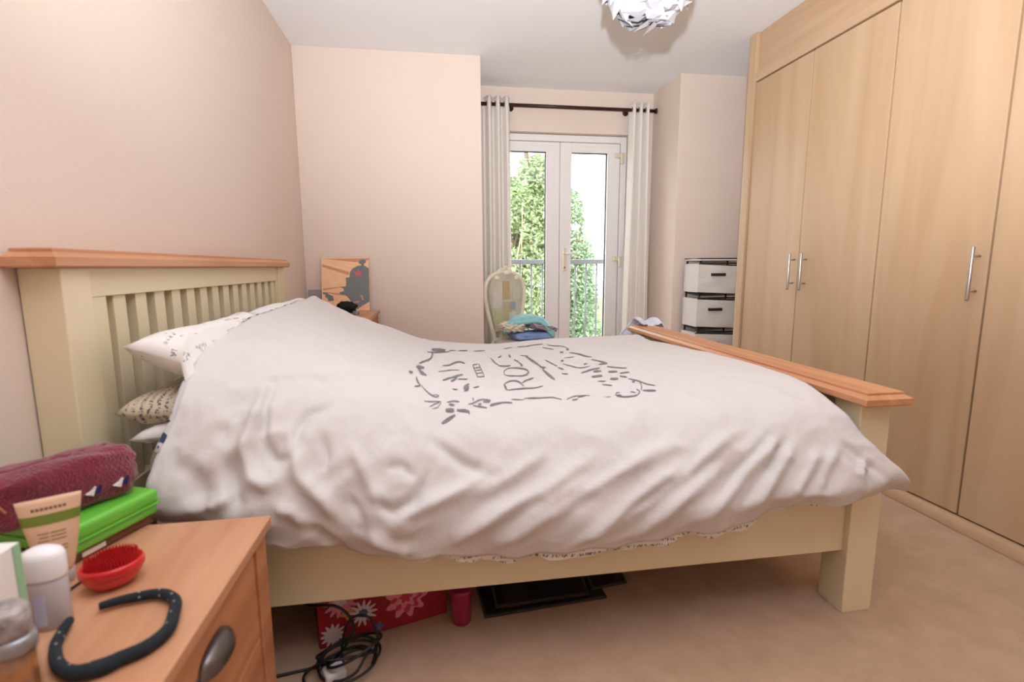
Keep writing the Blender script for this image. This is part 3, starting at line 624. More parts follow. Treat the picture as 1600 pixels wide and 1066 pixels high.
# ------------------------------------------------------------------ bedside tables
M_handle = mat('pewter_handle', (112, 106, 104), .32, metal=.8)
def bedside(label, x0, x1, y0, y1, ztop, hy, drawers, nm='bedside_table'):
    t = thing(nm, label, 'nightstand', ((x0+x1)/2, (y0+y1)/2, 0), 'oak bedside tables')
    box('top', M_oakx, (x0, x1), (y0, y1), (ztop-.022, ztop), t, .003)
    a, b = y0+.008, y1-.008; xf = x1-.012
    for y in ((a, a+.055), (b-.055, b)): box('front_stile', M_oakz, (xf-.03, xf), y, (0, ztop-.022), t)
    for y in ((a, a+.018), (b-.018, b)): box('side_panel', M_oakz, (x0+.01, xf-.03), y, (.03, ztop-.022), t)
    box('back_panel', M_oakz, (x0+.004, x0+.01), (a+.02, b-.02), (.03, ztop-.022), t, 0)
    box('plinth_rail', M_oakz, (xf-.028, xf-.003), (a+.055, b-.055), (.02, .07), t)
    box('floor_panel', M_oakz, (x0+.01, xf-.03), (a+.018, b-.018), (.05, .068), t, 0)
    z1 = ztop-.026; hgt = (z1-.074)/drawers
    for k in range(drawers):
        za, zb = z1-hgt*(k+1)+.004, z1-hgt*k
        d = box('drawer', M_oakz, (xf-.024, xf-.004), (a+.058, b-.058), (za, zb), t, .003)
        zc = (za+zb)/2 + .0
        if k == 0: zc = zb-.062
        # cup pull: half shell open at the bottom with a flat back plate
        rows = []
        for i in range(13):
            al = math.pi*i/12; row = []
            for j in range(9):
                be = math.pi/2*j/8
                yy = hy - .052*math.cos(al); ring = math.sin(al)
                row.append((xf-.004+.026*ring**.8*math.sin(be)**.8 + .0012, yy, zc-.016+.034*ring**.6*math.cos(be)))
            rows.append(row)
        h = MB().grid(rows).build('cup_handle', M_handle, d, smooth=True)
        h.modifiers.new('thickness', 'SOLIDIFY').thickness = .003
        for s in (-1, 1): MB().lathe([(.009, 0), (.009, .002), (.004, .004)], (xf-.004, hy+s*.056, zc-.014), 12, Matrix.Rotation(math.pi/2, 4, 'Y')).build('handle_lug', M_handle, d)
    return t
bedside('oak bedside table carrying the red hairbrush and the headband', -.825, -.346, .520, 1.056, .500, .790, 2)
bedside('oak bedside table carrying the orange picture, in the far corner', -.825, -.362, 3.005, 3.545, .722, 3.275, 3)

# ------------------------------------------------------------------ things on the near bedside table
M_book = mat('brown_cover', (104, 58, 40), .5)
e1 = Vector((.36, .933, 0)); e2 = Vector((-.933, .36, 0)); ang = math.atan2(e1.y, e1.x)
R1 = rotz(ang, (-.676, 1.020, 0))
nb = thing('notebook', 'dark brown notebook with a pale tab under the green box', 'notebook', (-.663, 1.0, .5))
box('cover_bottom', M_book, (-.078, .080), (-.078, .082), (.500, .503), nb, .001, R1)
box('pages', mat('page_block', (120, 78, 56), .8), (-.076, .077), (-.076, .080), (.503, .515), nb, .001, R1)
box('cover_top', M_book, (-.078, .080), (-.078, .082), (.515, .518), nb, .001, R1)
box('tab', mat('paper_tab', (232, 222, 212), .6), (-.060, -.018), (-.0795, -.0765), (.505, .514), nb, .0008, R1)
M_green = mat('lime_plastic', (104, 190, 60), .32, coat=.3)
gb = thing('lunch_box', 'lime green plastic lunch box under the burgundy pouch', 'box', (-.663, 1.0, .518))
MB().box((-.080, .086), (-.088, .086), (.5185, .541), R1).build('base', M_green, gb, bevel=.010, seg=4, smooth=True)
MB().box((-.083, .089), (-.091, .089), (.5405, .571), R1).build('lid', M_green, gb, bevel=.012, seg=4, smooth=True)
MB().box((-.084, .090), (-.092, .090), (.539, .5435), R1).build('seam_rim', M_green, gb, bevel=.002)
# burgundy plush pouch
M_plush = mat('burgundy_plush', (142, 46, 66), .95, c2=(112, 30, 50), vscale=22, bump=.006, bscale=240, sheen=.5, spec=.05)
pa = math.atan2(.8, .6); RP = Matrix.Rotation(pa, 4, 'Z')
pc = Vector((-.686, .990, .6215))
po = thing('pouch', 'burgundy plush pencil pouch lying on the green lunch box', 'pouch', (pc.x, pc.y, .571))
blob(pc, (.118, .047, .050), RP, p=4.2, nu=72, nv=36, amp=.12, fs=10, seed=3).build('body', M_plush, po, smooth=True)
def ppos(a, b, c): return RP @ Vector((a, b, c)) + pc
MB().tube([ppos(a/20*.082, .004*math.sin(a), .0475+.001*math.sin(a*.7)) for a in range(-20, 21)], .003, 8, flat=(1.6, .8)).build('zip', mat('burgundy_zip', (120, 40, 56), .6), po, smooth=True)
MB().tube([ppos(-.118, -.02, .03), ppos(-.10, -.046, .022), ppos(-.085, -.049, -.005)], .002, 8).build('stitch_line', mat('tan_thread', (176, 112, 76), .8), po)
for a in (.034, .078):
    ev = MB(); bl = MB()
    for (p, q, r) in ((ev, a-.004, .008), (bl, a+.006, .007)):
        poly = [(q-r, -.018), (q+r*.3, -.018+r*.55), (q+r, -.010+r*.3), (q+r*.3, -.022-r*.2)]
        p.prism(poly, lambda s: ppos(s[0], -.0450, s[1]), lambda s: ppos(s[0], -.0530, s[1]))
    ev.build('eye_white', mat('felt_white', (230, 222, 220), .9), po); bl.build('eye_navy', mat('felt_navy', (30, 32, 84), .9), po)
# hand cream tube standing on its cap
tb = thing('cream_tube', 'beige hand cream tube with a green band, standing on its cap', 'tube', (-.620, .874, .5))
RT = rotz(math.radians(28), (-.620, .874, 0))
def tube_shape(z0, z1, grow=0., n=32, k=18):
    rows = []
    for i in range(k+1):
        z = z0+(z1-z0)*i/k; t = max(0, (z-.522)/.125); a = .0195+.0215*t**.8; b = .0195*(1-t)**.75+.0012
        rows.append([RT @ Vector(((a+grow)*math.cos(q)*(1 if abs(math.cos(q)) > 0 else 1), (b+grow)*math.sin(q), z)) for q in [2*math.pi*j/n for j in range(n)]])
    return rows
mb = MB().grid(tube_shape(.522, .647), closeu=True); n_ = len(mb.v); mb.f += [tuple(range(32))[::-1], tuple(range(n_-32, n_))]
M_tube = mat('beige_tube', (222, 184, 150), .4); mb.build('body', M_tube, tb, smooth=True)
MB().grid(tube_shape(.606, .622, .0006), closeu=True).build('green_band', mat('olive_band', (112, 128, 46), .45), tb, smooth=True)
MB().lathe([(.0185, .500), (.0205, .502), (.0205, .520), (.0195, .5225)], RT.translation, 32).build('cap', mat('grey_cap', (196, 178, 172), .4), tb, smooth=True)
M_print = mat('brown_lettering', (132, 96, 70), .7)
def tube_lines(z, parts, hgt):
    mb = MB(); t = max(0, (z-.522)/.125); a = .0195+.0215*t**.8; b = .0195*(1-t)**.75+.0012
    for x0, x1 in parts:
        K = 8; rows = []
        for zz in (z-hgt/2, z+hgt/2):
            rows.append([RT @ Vector((x, -b*math.sqrt(max(0, 1-(x/a)**2))-.0009, zz)) for x in [x0+(x1-x0)*i/K for i in range(K+1)]])
        mb.grid(rows)
    return mb
tube_lines(.631, [(-.022+.0055*i, -.018+.0055*i) for i in range(8)], .0045).build('lettering', M_print, tb)
for q, z in enumerate((.592, .586, .580, .568, .562)): tube_lines(z, [(-.018+.006*q % .004, -.004), (-.002, .017)], .0016).build('lettering', M_print, tb)
# white roll-on stick
st = thing('deodorant_stick', 'white deodorant stick with clear body and domed white cap', 'deodorant', (-.560, .764, .5))
cc = (-.560, .764, 0)
MB().lathe([(.021, .500), (.0235, .503), (.0235, .570), (.022, .574)], cc, 32, sx=1.1, sy=.82).build('body', mat('frosted_body', (214, 206, 208), .3, trans=.25), st, smooth=True)
MB().lathe([(.0240, .574), (.0246, .577), (.0246, .606), (.022, .613), (.014, .6175), (.004, .6185)], cc, 32, sx=1.1, sy=.82).build('cap', mat('white_cap', (238, 234, 234), .4), st, smooth=True)
RS = rotz(math.radians(30), cc)
rows = [[RS @ Vector((.0242*1.1*math.cos(q), .0242*.82*math.sin(q), z)) for q in [math.radians(-125+70*i/12) for i in range(13)]] for z in (.510, .556)]
MB().grid(rows).build('label_patch', mat('lilac_label', (186, 184, 206), .5), st, smooth=True)
rows = [[RS @ Vector((.0245*1.1*math.cos(q), .0245*.82*math.sin(q), z)) for q in [math.radians(-62+18*i/6) for i in range(7)]] for z in (.520, .535)]
MB().grid(rows).build('logo_mark', mat('blue_mark', (64, 70, 150), .5), st, smooth=True)
# clear bottle of amber liquid
bt = thing('perfume_bottle', 'clear bottle of amber liquid with silver printed collar', 'bottle', (-.512, .628, .5))
cb = (-.512, .628, 0)
MB().lathe([(.024, .5005), (.0265, .504), (.0265, .560), (.020, .572)], cb, 32, sx=1, sy=.8).build('liquid', mat('amber_liquid', (196, 124, 62), .12, c2=(120, 96, 80), vscale=40, coat=.6), bt, smooth=True)
MB().lathe([(.028, .500), (.0295, .503), (.0295, .566), (.024, .578)], cb, 32, sx=1, sy=.8).build('glass_body', glass_mat('bottle_glass', (.93, .92, .90), .10), bt, smooth=True)
MB().lathe([(.0300, .562), (.0305, .565), (.0305, .578), (.0250, .582)], cb, 32, sx=1, sy=.8).build('collar', mat('silver_collar', (150, 148, 150), .35, metal=.7), bt, smooth=True)
MB().lathe([(.0255, .582), (.027, .585), (.027, .612), (.024, .616)], cb, 32, sx=1, sy=.8).build('cap', mat('smoked_cap', (206, 196, 194), .2, c2=(120, 104, 100), vscale=70, trans=.2), bt, smooth=True)
# small upright white carton
ct = thing('carton', 'small white carton with green side behind the amber bottle', 'carton', (-.582, .694, .5))
box('body', mat('white_card', (236, 228, 222), .6), (-.612, -.553), (.668, .720), (.500, .652), ct, .0012)
box('green_side', mat('green_card', (150, 190, 150), .6), (-.553, -.5515), (.7080, .7195), (.501, .651), ct, .0004)
# red hair brush
br = thing('hairbrush', 'red palm hairbrush shell with short red bristles upward', 'hairbrush', (-.540, .862, .5))
cbr = Vector((-.527, .852, 0)); RB = Matrix.Rotation(math.radians(30), 4, 'Z')
M_red = mat('red_plastic', (206, 34, 34), .28, coat=.4)
MB().lathe([(.012, .5005), (.026, .503), (.036, .511), (.0405, .521), (.0420, .526), (.0415, .528)], cbr, 40, RB, sx=.98, sy=.84).build('lower_shell', M_red, br, smooth=True)
MB().lathe([(.0425, .526), (.0445, .528), (.0445, .537), (.0430, .5405), (.0405, .5415), (.039, .538), (.001, .5365)], cbr, 40, RB, sx=.98, sy=.84).build('rim', M_red, br, smooth=True)
bz = MB()
for ring in range(1, 8):
    for j in range(ring*7):
        a = 2*math.pi*(j+.5*(ring % 2))/(ring*7); r = .0355*ring/7; p = RB @ Vector((r*.98*math.cos(a), r*.84*math.sin(a), 0)) + cbr
        bz.tube([(p.x, p.y, .5365), (p.x, p.y, .5530)], [.0014, .0007], 5)
o = bz.build('bristles', mat('red_bristle', (190, 26, 30), .45), br); o['kind'] = 'stuff'
# padded headband
hb = thing('headband', 'dark navy fabric headband with pale dots curved on the oak top', 'headband', (-.45, .72, .5))
path = [(-.506, .778), (-.474, .791), (-.432, .796), (-.401, .776), (-.388, .745), (-.379, .706), (-.391, .676), (-.413, .660), (-.428, .648), (-.456, .643), (-.486, .662), (-.512, .698), (-.524, .732), (-.528, .752)]
sp = smooth_path([(x, y, .5105) for x, y in path], 7); rad = []
for i in range(len(sp)):
    t = i/(len(sp)-1); rad.append(.0055+.0045*math.sin(math.pi*t)**.6+.0016*math.exp(-((t-.62)/.05)**2))
MB().tube(sp, rad, 14, flat=(.85, 1.0)).build('band', mat('navy_fabric', (20, 34, 42), .85, c2=(14, 22, 28), vscale=60, bump=.001, bscale=400), hb, smooth=True)
dm = MB()
for i in range(10, len(sp)-8, 5):
    t = (sp[i+1]-sp[i-1]).normalized(); nrm = Vector((t.y, -t.x, 0))
    for s, up in ((1, .3), (.2, 1)):
        d = (nrm*s + Vector((0, 0, up))).normalized(); c = sp[i] + Vector((d.x*rad[i]*.85, d.y*rad[i]*.85, d.z*rad[i])); c += t*rng.uniform(-.004, .004)
        u = t; v = d.cross(t)
        dm.add([c+d*.0006+(u*math.cos(q)+v*math.sin(q))*.0017 for q in [k*math.pi/4 for k in range(8)]], [tuple(range(8))])
dm.build('dots', mat('pale_dots', (150, 152, 150), .8), hb)['kind'] = 'stuff'
tag(MB().tube([(-.592, .812, .5018), (-.588, .850, .5018), (-.582, .888, .5018), (-.579, .892, .5018), (-.578, .888, .5018), (-.584, .850, .5018), (-.588, .814, .5018)], .0011, 6).build('hair_grip', mat('dark_wire', (60, 48, 42), .4, metal=.6)),
    'thin dark hair grip lying beside the red hairbrush', 'hair grip')

# ------------------------------------------------------------------ far corner: picture, black bag, pots, wall plate
cv = thing('canvas_picture', 'orange canvas picture of a grey silhouette with pink star', 'picture', (-.577, 3.53, .722))
def cvp(px, py, d=0.):
    s = (px-175)/545; t = 1-(py-155)/700
    b = Vector((-.730, 3.500, .7235)); up = Vector((0, .068, .350)); ac = Vector((.306, .0, 0)); nrm = Vector((0, -.35, .068)).normalized()
    return b + ac*s + up*t + nrm*d
full = [(175, 155), (720, 155), (720, 855), (175, 855)]
MB().prism(full, lambda p: cvp(*p, 0), lambda p: cvp(*p, -.016)).build('canvas', mat('orange_print', (248, 206, 162), .6, c2=(244, 188, 142), vscale=14), cv)
def flat(name, poly, m, d): MB().add([cvp(x, y, d) for x, y in poly], [tuple(range(len(poly)))]).build(name, m, cv, fix=False)
M_grey = mat('grey_print', (118, 122, 122), .6); M_stripe = mat('rust_print', (216, 146, 112), .6); M_pale = mat('peach_print', (246, 206, 164), .6)
flat('stripe', [(190, 170), (720, 165), (720, 190), (560, 215), (380, 190)], M_stripe, .0006)
flat('pale_band', [(185, 200), (500, 310), (500, 335), (180, 240)], M_pale, .0006)
flat('stripe', [(185, 240), (490, 345), (485, 385), (182, 275)], M_stripe, .0008)
flat('stripe', [(190, 560), (370, 540), (370, 552), (190, 585)], M_stripe, .0006)
flat('stripe', [(240, 610), (480, 640), (480, 665), (240, 625)], M_stripe, .0006)
flat('silhouette', [(600, 215), (625, 180), (680, 182), (690, 215), (665, 240), (665, 262), (700, 285), (719, 298), (719, 740), (640, 790), (575, 840), (520, 800), (510, 745), (480, 690), (440, 645), (380, 640), (375, 612), (430, 595), (420, 562), (375, 540), (450, 535), (455, 480), (450, 420), (495, 415), (500, 350), (530, 300), (590, 265), (635, 260), (625, 240), (600, 225)], M_grey, .0012)
flat('silhouette', [(185, 610), (240, 610), (250, 635), (300, 660), (312, 720), (250, 728), (240, 690), (210, 670), (215, 640), (188, 632)], M_grey, .0012)
flat('star', [(595+ (62 if k % 2 == 0 else 26)*math.sin(k*math.pi/5), 365-(62 if k % 2 == 0 else 26)*math.cos(k*math.pi/5)) for k in range(10)], mat('star_print', (206, 100, 108), .6), .0018)
flat('fold_mark', [(505, 745), (600, 728), (598, 742), (512, 760)], M_stripe, .0018)
flat('fold_mark', [(610, 650), (640, 655), (655, 715), (635, 720)], M_stripe, .0018)
tag(blob((-.545, 3.33, .760), (.062, .055, .038), p=2.2, amp=.25, fs=9, seed=8).build('black_bag', mat('black_velvet', (12, 11, 12), .9), smooth=True), 'small crumpled black bag in front of the orange picture', 'bag')
tag(MB().lathe([(.016, .722), (.018, .724), (.018, .742), (.015, .746), (.004, .747)], (-.470, 3.20, 0), 20).build('pot', mat('silver_pot', (170, 178, 182), .35, c2=(60, 74, 78), vscale=80), smooth=True), 'little silver pot on the table with the orange picture', 'pot')
sk = thing('wall_socket', 'silver wall socket plate low on the wall beside orange picture', 'socket', (-.792, 3.6, .82))
box('plate', mat('satin_silver', (176, 176, 180), .4, metal=.5), (-.834, -.750), (3.592, 3.600), (.777, .863), sk, .003)
box('switch', mat('grey_rocker', (150, 150, 154), .4), (-.803, -.781), (3.589, 3.593), (.800, .832), sk, .001)
# ------------------------------------------------------------------ fitted wardrobe
wd = thing('fitted_wardrobe', 'maple laminate fitted wardrobe with steel bar handles along the wall', 'wardrobe', (2.28, 1.6, 0))
XF = 1.980; ED = [3.018, 2.537, 2.040, 1.560, 1.070, .585, .100]
box('end_panel', M_maple, (XF-.012, X1-.004), (3.066, 3.090), (0, 2.398), wd, .002)
box('end_panel', M_maple, (XF-.004, X1-.004), (.052, .076), (0, 2.398), wd, .002)
box('scribe_strip', M_maple, (XF-.012, XF+.014), (3.022, 3.066), (0, 2.398), wd, .002)
box('fascia', M_mapley, (XF+.012, XF+.030), (.076, 3.022), (2.150, 2.398), wd, .001)
box('pelmet', M_mapley, (XF-.006, XF+.030), (.076, 3.022), (2.116, 2.164), wd, .004)
M_dark = mat('carcass_gap_shade', (52, 36, 26), .8)  # dark carcass colour paints in the shade of the door gaps
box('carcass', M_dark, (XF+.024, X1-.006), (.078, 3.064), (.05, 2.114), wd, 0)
# rounded plinth
prof = [(XF+.03, 0)] + [(XF-.030+.022*(1-math.cos(a)), .002+.044*math.sin(a)) for a in [math.pi/2*i/8 for i in range(9)]] + [(XF+.03, .046)]
MB().prism(prof, lambda p: (p[0], .07, p[1]), lambda p: (p[0], 3.08, p[1])).build('plinth', M_mapley, wd)
def bar(y, parent):
    x = XF-.034
    h = MB().tube([(x, y, .876), (x, y, .880), (x, y, 1.070), (x, y, 1.074)], [.0055, .0065, .0065, .0055], 12).build('handle', M_steel, parent, smooth=True)
    for z in (.911, 1.039): MB().tube([(x, y, z), (XF+.001, y, z)], .0042, 10).build('handle_post', M_steel, parent, smooth=True)
for i in range(6):
    y1, y0 = ED[i], ED[i+1]
    d = MB().box((XF, XF+.020), (y0+.0042, y1-.0042), (.052, 2.108)).build('door', M_maple, wd, bevel=.0025)
    bar({0: 2.565, 1: 2.475, 2: 1.595, 3: 1.110, 4: 1.030, 5: .145}[i], d)

# ------------------------------------------------------------------ fabric drawer tower in the alcove
M_canvas = mat('cream_canvas', (226, 220, 212), .9, bump=.0006, bscale=500)
M_tape = mat('black_tape', (34, 28, 30), .7)
fd = thing('fabric_drawer_tower', 'tall cream fabric drawer tower with black frame, behind the wardrobe end', 'drawers', (2.08, 3.56, 0))
for x in (1.925, 2.255):
    for y in (3.47, 3.665): MB().tube([(x, y, 0), (x, y, 1.050)], .007, 10).build('upright', M_black, fd, smooth=True)
box('top_cover', M_canvas, (1.912, 2.268), (3.455, 3.680), (1.044, 1.060), fd, .005)
MB().tube([(1.912, 3.452, 1.060), (2.268, 3.452, 1.060), (2.268, 3.68, 1.060), (1.912, 3.68, 1.060)], .004, 8, closed=True).build('top_binding', M_tape, fd, smooth=True)
for k in range(4):
    zt = 1.022-.252*k
    box('shelf', M_tape, (1.918, 2.262), (3.462, 3.675), (zt-.222, zt-.214), fd, .002)
    MB().tube([(1.925, 3.466, zt+.004), (2.255, 3.466, zt+.004)], .005, 8).build('crossbar', M_black, fd, smooth=True)
    rows = []
    # soft box: front leans out and sags slightly
    x0, x1 = 1.897, 2.240; lean = .006*(k % 2)
    fr = [(x0-.004*k, 3.440-lean, zt), (x1, 3.436, zt-.016), (x1-.008, 3.446, zt-.222), (x0-.002, 3.444, zt-.206)]
    n = 10; P = []
    for i in range(n+1):
        row = []
        for j in range(n+1):
            s, t = i/n, j/n; a = Vector(fr[0]).lerp(Vector(fr[1]), s); b = Vector(fr[3]).lerp(Vector(fr[2]), s); c = a.lerp(b, t)
            c.y += .007*noise3((s*3+k*5, t*3, k), 1) + .004*math.sin((s+t)*7+k)*(s*t)
            row.append(c)
        P.append(row)
    d = MB().grid(P); 
    back = [[Vector((p.x, 3.66, p.z)) for p in r] for r in P]
    edge = [P[i][0] for i in range(n+1)] + [P[n][j] for j in range(1, n+1)] + [P[i][n] for i in range(n-1, -1, -1)] + [P[0][j] for j in range(n-1, 0, -1)]
    d.grid([edge, [Vector((p.x, 3.655, p.z)) for p in edge]], closeu=True)
    dr = d.build('drawer', M_canvas, fd, smooth=False)
    top = [tuple(P[i][0]) for i in range(n+1)]
    MB().tube(top, .004, 6).build('top_trim', M_tape, dr)
    bot = [tuple(P[i][n]) for i in range(n+1)]
    MB().tube(bot, .003, 6).build('bottom_trim', M_tape, dr)
    hx = 2.045-.012*k; hz = zt-.078
    MB().box((hx-.052, hx+.052), (3.418, 3.424), (hz-.010, hz+.010)).box((hx-.052, hx-.040), (3.420, 3.446), (hz-.010, hz+.010)).box((hx+.040, hx+.052), (3.420, 3.446), (hz-.010, hz+.010)).build('strap_handle', M_tape, dr, bevel=.002)

# ------------------------------------------------------------------ curtains on a bronze rod
rod = thing('curtain_rod', 'dark bronze curtain rod with end finials above the french doors', 'curtain rod', (1.1, 4.08, 2.24))
MB().tube([(.375, 4.082, 2.243), (1.806, 4.082, 2.243)], .0135, 14).build('pole', M_rod, rod, smooth=True)
for x, s in ((.375, -1), (1.806, 1)): MB().lathe([(.0135, 0), (.021, .003), (.021, .012), (.014, .016), (.004, .019)], (x, 4.082, 2.243), 18, Matrix.Rotation(s*math.pi/2, 4, 'Y')).build('finial', M_rod, rod, smooth=True)
for x in (.640, 1.588):
    MB().tube([(x, 4.082, 2.243), (x, 4.168, 2.243)], .008, 10).lathe([(.024, 0), (.024, .006)], (x, 4.170, 2.243), 18, Matrix.Rotation(math.pi/2, 4, 'X')).build('bracket', M_rod, rod, smooth=True)
def curtain(label, xa, xb, xla, xlb, waves, ph):
    c = thing('curtain', label, 'curtain', ((xa+xb)/2, 4.08, 0), 'oatmeal eyelet curtains')
    nz, nx = 50, 110; P = []
    for i in range(nz+1):
        t = i/nz; z = 2.298-(2.298-.02)*t; row = []
        for j in range(nx+1):
            s = j/nx; wob = .018*math.sin(t*3+s*2.2+ph)*t
            x = (xa+(xb-xa)*s)*(1-t) + (xla+(xlb-xla)*s)*t
            am = .034*(1-.30*t)
            fo = math.sin(2*math.pi*waves*s+ph) + .25*math.sin(4*math.pi*waves*s+ph*2+t*2)*t
            row.append((x+wob*.4, 4.080+am*fo+wob*.3, z))
        P.append(row)
    o = MB().grid(P).build('cloth', M_curtain, c, smooth=True); m = o.modifiers.new('thickness', 'SOLIDIFY'); m.thickness = .004
    hd = MB().grid([[(p[0], p[1]-.0032, p[2]) for p in P[1]], [(p[0], p[1]-.0032, p[2]) for p in P[2]]]).build('header_band', M_curtain, c, smooth=True)
    for k in range(int(waves*2)):
        s = (k*math.pi-ph)/(2*math.pi*waves)
        if .02 < s < .98:
            x = xa+(xb-xa)*s
            MB().tube([(x, 4.082+.021*math.cos(q), 2.243+.021*math.sin(q)) for q in [2*math.pi*j/20 for j in range(20)]], .004, 8, closed=True).build('eyelet', mat('eyelet_metal', (120, 108, 96), .4, metal=.7), c, smooth=True)
curtain('gathered oatmeal eyelet curtain hanging behind the french style chair', .415, .618, .405, .640, 3.0, .6)
curtain('gathered oatmeal eyelet curtain hanging beside the bare alcove wall', 1.600, 1.770, 1.575, 1.812, 3.0, 2.2)

# ------------------------------------------------------------------ french style chair by the window with clothes
M_paint = mat('antique_white', (242, 234, 214), .5, c2=(228, 216, 190), vscale=18)
M_patch = mat('patchwork', (214, 206, 186), .9, c2=(190, 186, 168), vscale=10)
ch = thing('chair', 'ornate cream chair with oval patchwork back beside the french doors', 'chair', (.60, 3.78, 0))
CA = math.radians(33); RC = Matrix.Translation((.548, 3.865, 0)) @ Matrix.Rotation(CA, 4, 'Z')
def cp(a, b, z): return RC @ Vector((a, b, z))
def back_outline(k=1., off=0.):
    pts = [(-.105, .40), (-.125, .50), (-.160, .62), (-.190, .74), (-.196, .82), (-.176, .895), (-.125, .940), (-.06, .960), (0, .968)]
    return [(x*k, z) for x, z in pts]
half = back_outline(); loop = [(x, z) for x, z in half] + [(-x, z) for x, z in half[-2::-1]]
fp = smooth_path([cp(x, .012*((z-.4)/.6), z) for x, z in loop], 5)
MB().tube(fp, .021, 12, flat=(1., .8)).build('back_frame', M_paint, ch, smooth=True)
rail = smooth_path([cp(-.112, .0, .455), cp(0, .0, .445), cp(.112, .0, .455)], 6); MB().tube(rail, .018, 10).build('back_lower_rail', M_paint, ch, smooth=True)
pn = [(x*.86, .47+(z-.44)*.94) for x, z in loop if z > .43]
MB().prism(pn, lambda p: cp(p[0], -.012, p[1]), lambda p: cp(p[0], .014, p[1])).build('back_panel', M_patch, ch)
# patchwork squares sewn on the panel
for x0, x1, z0, z1, c in ((-.14, -.05, .70, .84, (222, 212, 200)), (-.04, .03, .76, .90, (196, 176, 132)), (.03, .09, .68, .74, (164, 178, 184)), (-.12, -.03, .52, .68, (206, 196, 152)), (.02, .10, .55, .66, (224, 222, 214)), (-.03, .05, .60, .74, (200, 188, 150)), (.06, .14, .76, .86, (208, 206, 180)), (.01, .08, .50, .55, (150, 160, 162))):
    MB().box((x0, x1), (-.0150, -.0115), (z0, z1), RC).build('patch', mat('patch_%d_%d' % (c[0], c[2]), c, .9, var=.12, vscale=40), ch, bevel=.001)
# carved crest
cr = MB().tube(smooth_path([cp(-.075, .012, .958), cp(-.05, .006, .985), cp(-.02, .0, .985), cp(0, -.002, 1.004), cp(.02, .0, .985), cp(.05, .006, .985), cp(.075, .012, .958)], 5), .013, 10)
cr.build('crest', M_paint, ch, smooth=True)
for s in (-1, 1): blob(cp(s*.10, -.014, .925), (.022, .012, .018), p=2, nu=16, nv=10).build('carved_boss', M_paint, ch, smooth=True)
blob(cp(0, -.014, .965), (.03, .012, .02), p=2, nu=16, nv=10).build('carved_boss', M_paint, ch, smooth=True)
# seat: apron, cushion, legs (seat runs towards -b)
seat = [(-.19, -.02), (-.235, -.22), (-.22, -.40), (-.10, -.435), (.10, -.435), (.22, -.40), (.235, -.22), (.19, -.02)]
MB().prism(seat, lambda p: cp(p[0], p[1], .375), lambda p: cp(p[0], p[1], .435)).build('seat_rail', M_paint, ch, bevel=.006)
blob(cp(0, -.225, .448), (.205, .190, .034), Matrix.Rotation(CA, 4, 'Z'), p=4, nu=40, nv=14).build('seat_cushion', M_patch, ch, smooth=True)
for sx, b in ((-1, -.385), (1, -.385)):
    MB().tube(smooth_path([cp(sx*.20, b, .40), cp(sx*.225, b-.02, .30), cp(sx*.205, b-.005, .15), cp(sx*.195, b, .05), cp(sx*.215, b-.02, .0)], 5), [.028-.017*min(1, i/14) for i in range(21)], 12).build('leg', M_paint, ch, smooth=True)
for sx in (-1, 1):
    MB().tube(smooth_path([cp(sx*.105, 0, .47), cp(sx*.15, -.01, .38), cp(sx*.16, .01, .2), cp(sx*.165, .04, 0)], 5), .019, 12).build('leg', M_paint, ch, smooth=True)
# clothes on the seat
def heap(name, label, cat, c, half, rz, m, seed, p=2.6, amp=.12, fs=8, ridge=.0, tilt=0.):
    Mx = Matrix.Rotation(rz, 4, 'Z') @ Matrix.Rotation(tilt, 4, 'Y')
    return tag(blob(c, half, Mx, p=p, nu=60, nv=28, amp=amp, fs=fs, seed=seed, ridge=ridge).build(name, m, smooth=True), label, cat, 'clothes heaped on the chair')
M_denim = mat('blue_denim', (152, 178, 222), .9, c2=(122, 150, 206), vscale=16)
heap('jeans', 'folded blue jeans at the bottom of the clothes heap', 'jeans', (.705, 3.640, .512), (.160, .125, .026), .25, M_denim, 4, p=4, amp=.1, fs=12, ridge=.05)
heap('patterned_top', 'grey and plum patterned garment folded on the jeans', 'garment', (.765, 3.640, .570), (.115, .110, .024), .35, mat('plum_pattern', (196, 180, 190), .9, c2=(120, 84, 104), vscale=26), 6, p=3, amp=.2, fs=12, ridge=.08, tilt=.22)
heap('fleece', 'cream fleecy garment with dark trim at the front of the chair seat', 'garment', (.555, 3.610, .576), (.095, .085, .034), .1, mat('cream_fleece', (246, 236, 216), .98, c2=(216, 198, 170), vscale=22, bump=.004, bscale=160, sheen=.4), 9, p=2.6, amp=.35, fs=16, ridge=.16)
# turquoise throw: arched sheet over the heap
P = []
for i in range(25):
    t = i/24; row = []
    for j in range(31):
        s = j/30; x = .485+.375*s; dr = max(0, 1-t/.25); y = 3.535+.03*(1-dr)**.5+.200*max(0, t-.2)
        z = .610+.046*math.sin(math.pi*min(1, s*1.05))**.8 - .055*max(0, s-.75)/.25 - .028*max(0, .2-s)/.2 - .036*dr**1.6 + .006*math.sin(s*11+t*4)
        row.append((x+.03*t, y, z))
    P.append(row)
o = MB().grid(P).build('turquoise_jumper', mat('turquoise_knit', (160, 218, 218), .95, c2=(138, 200, 204), vscale=20, bump=.002, bscale=300, sheen=.3), smooth=True)
o.modifiers.new('thickness', 'SOLIDIFY').thickness = .022
tag(o, 'turquoise knitted jumper laid over the top of the clothes heap', 'jumper', 'clothes heaped on the chair')

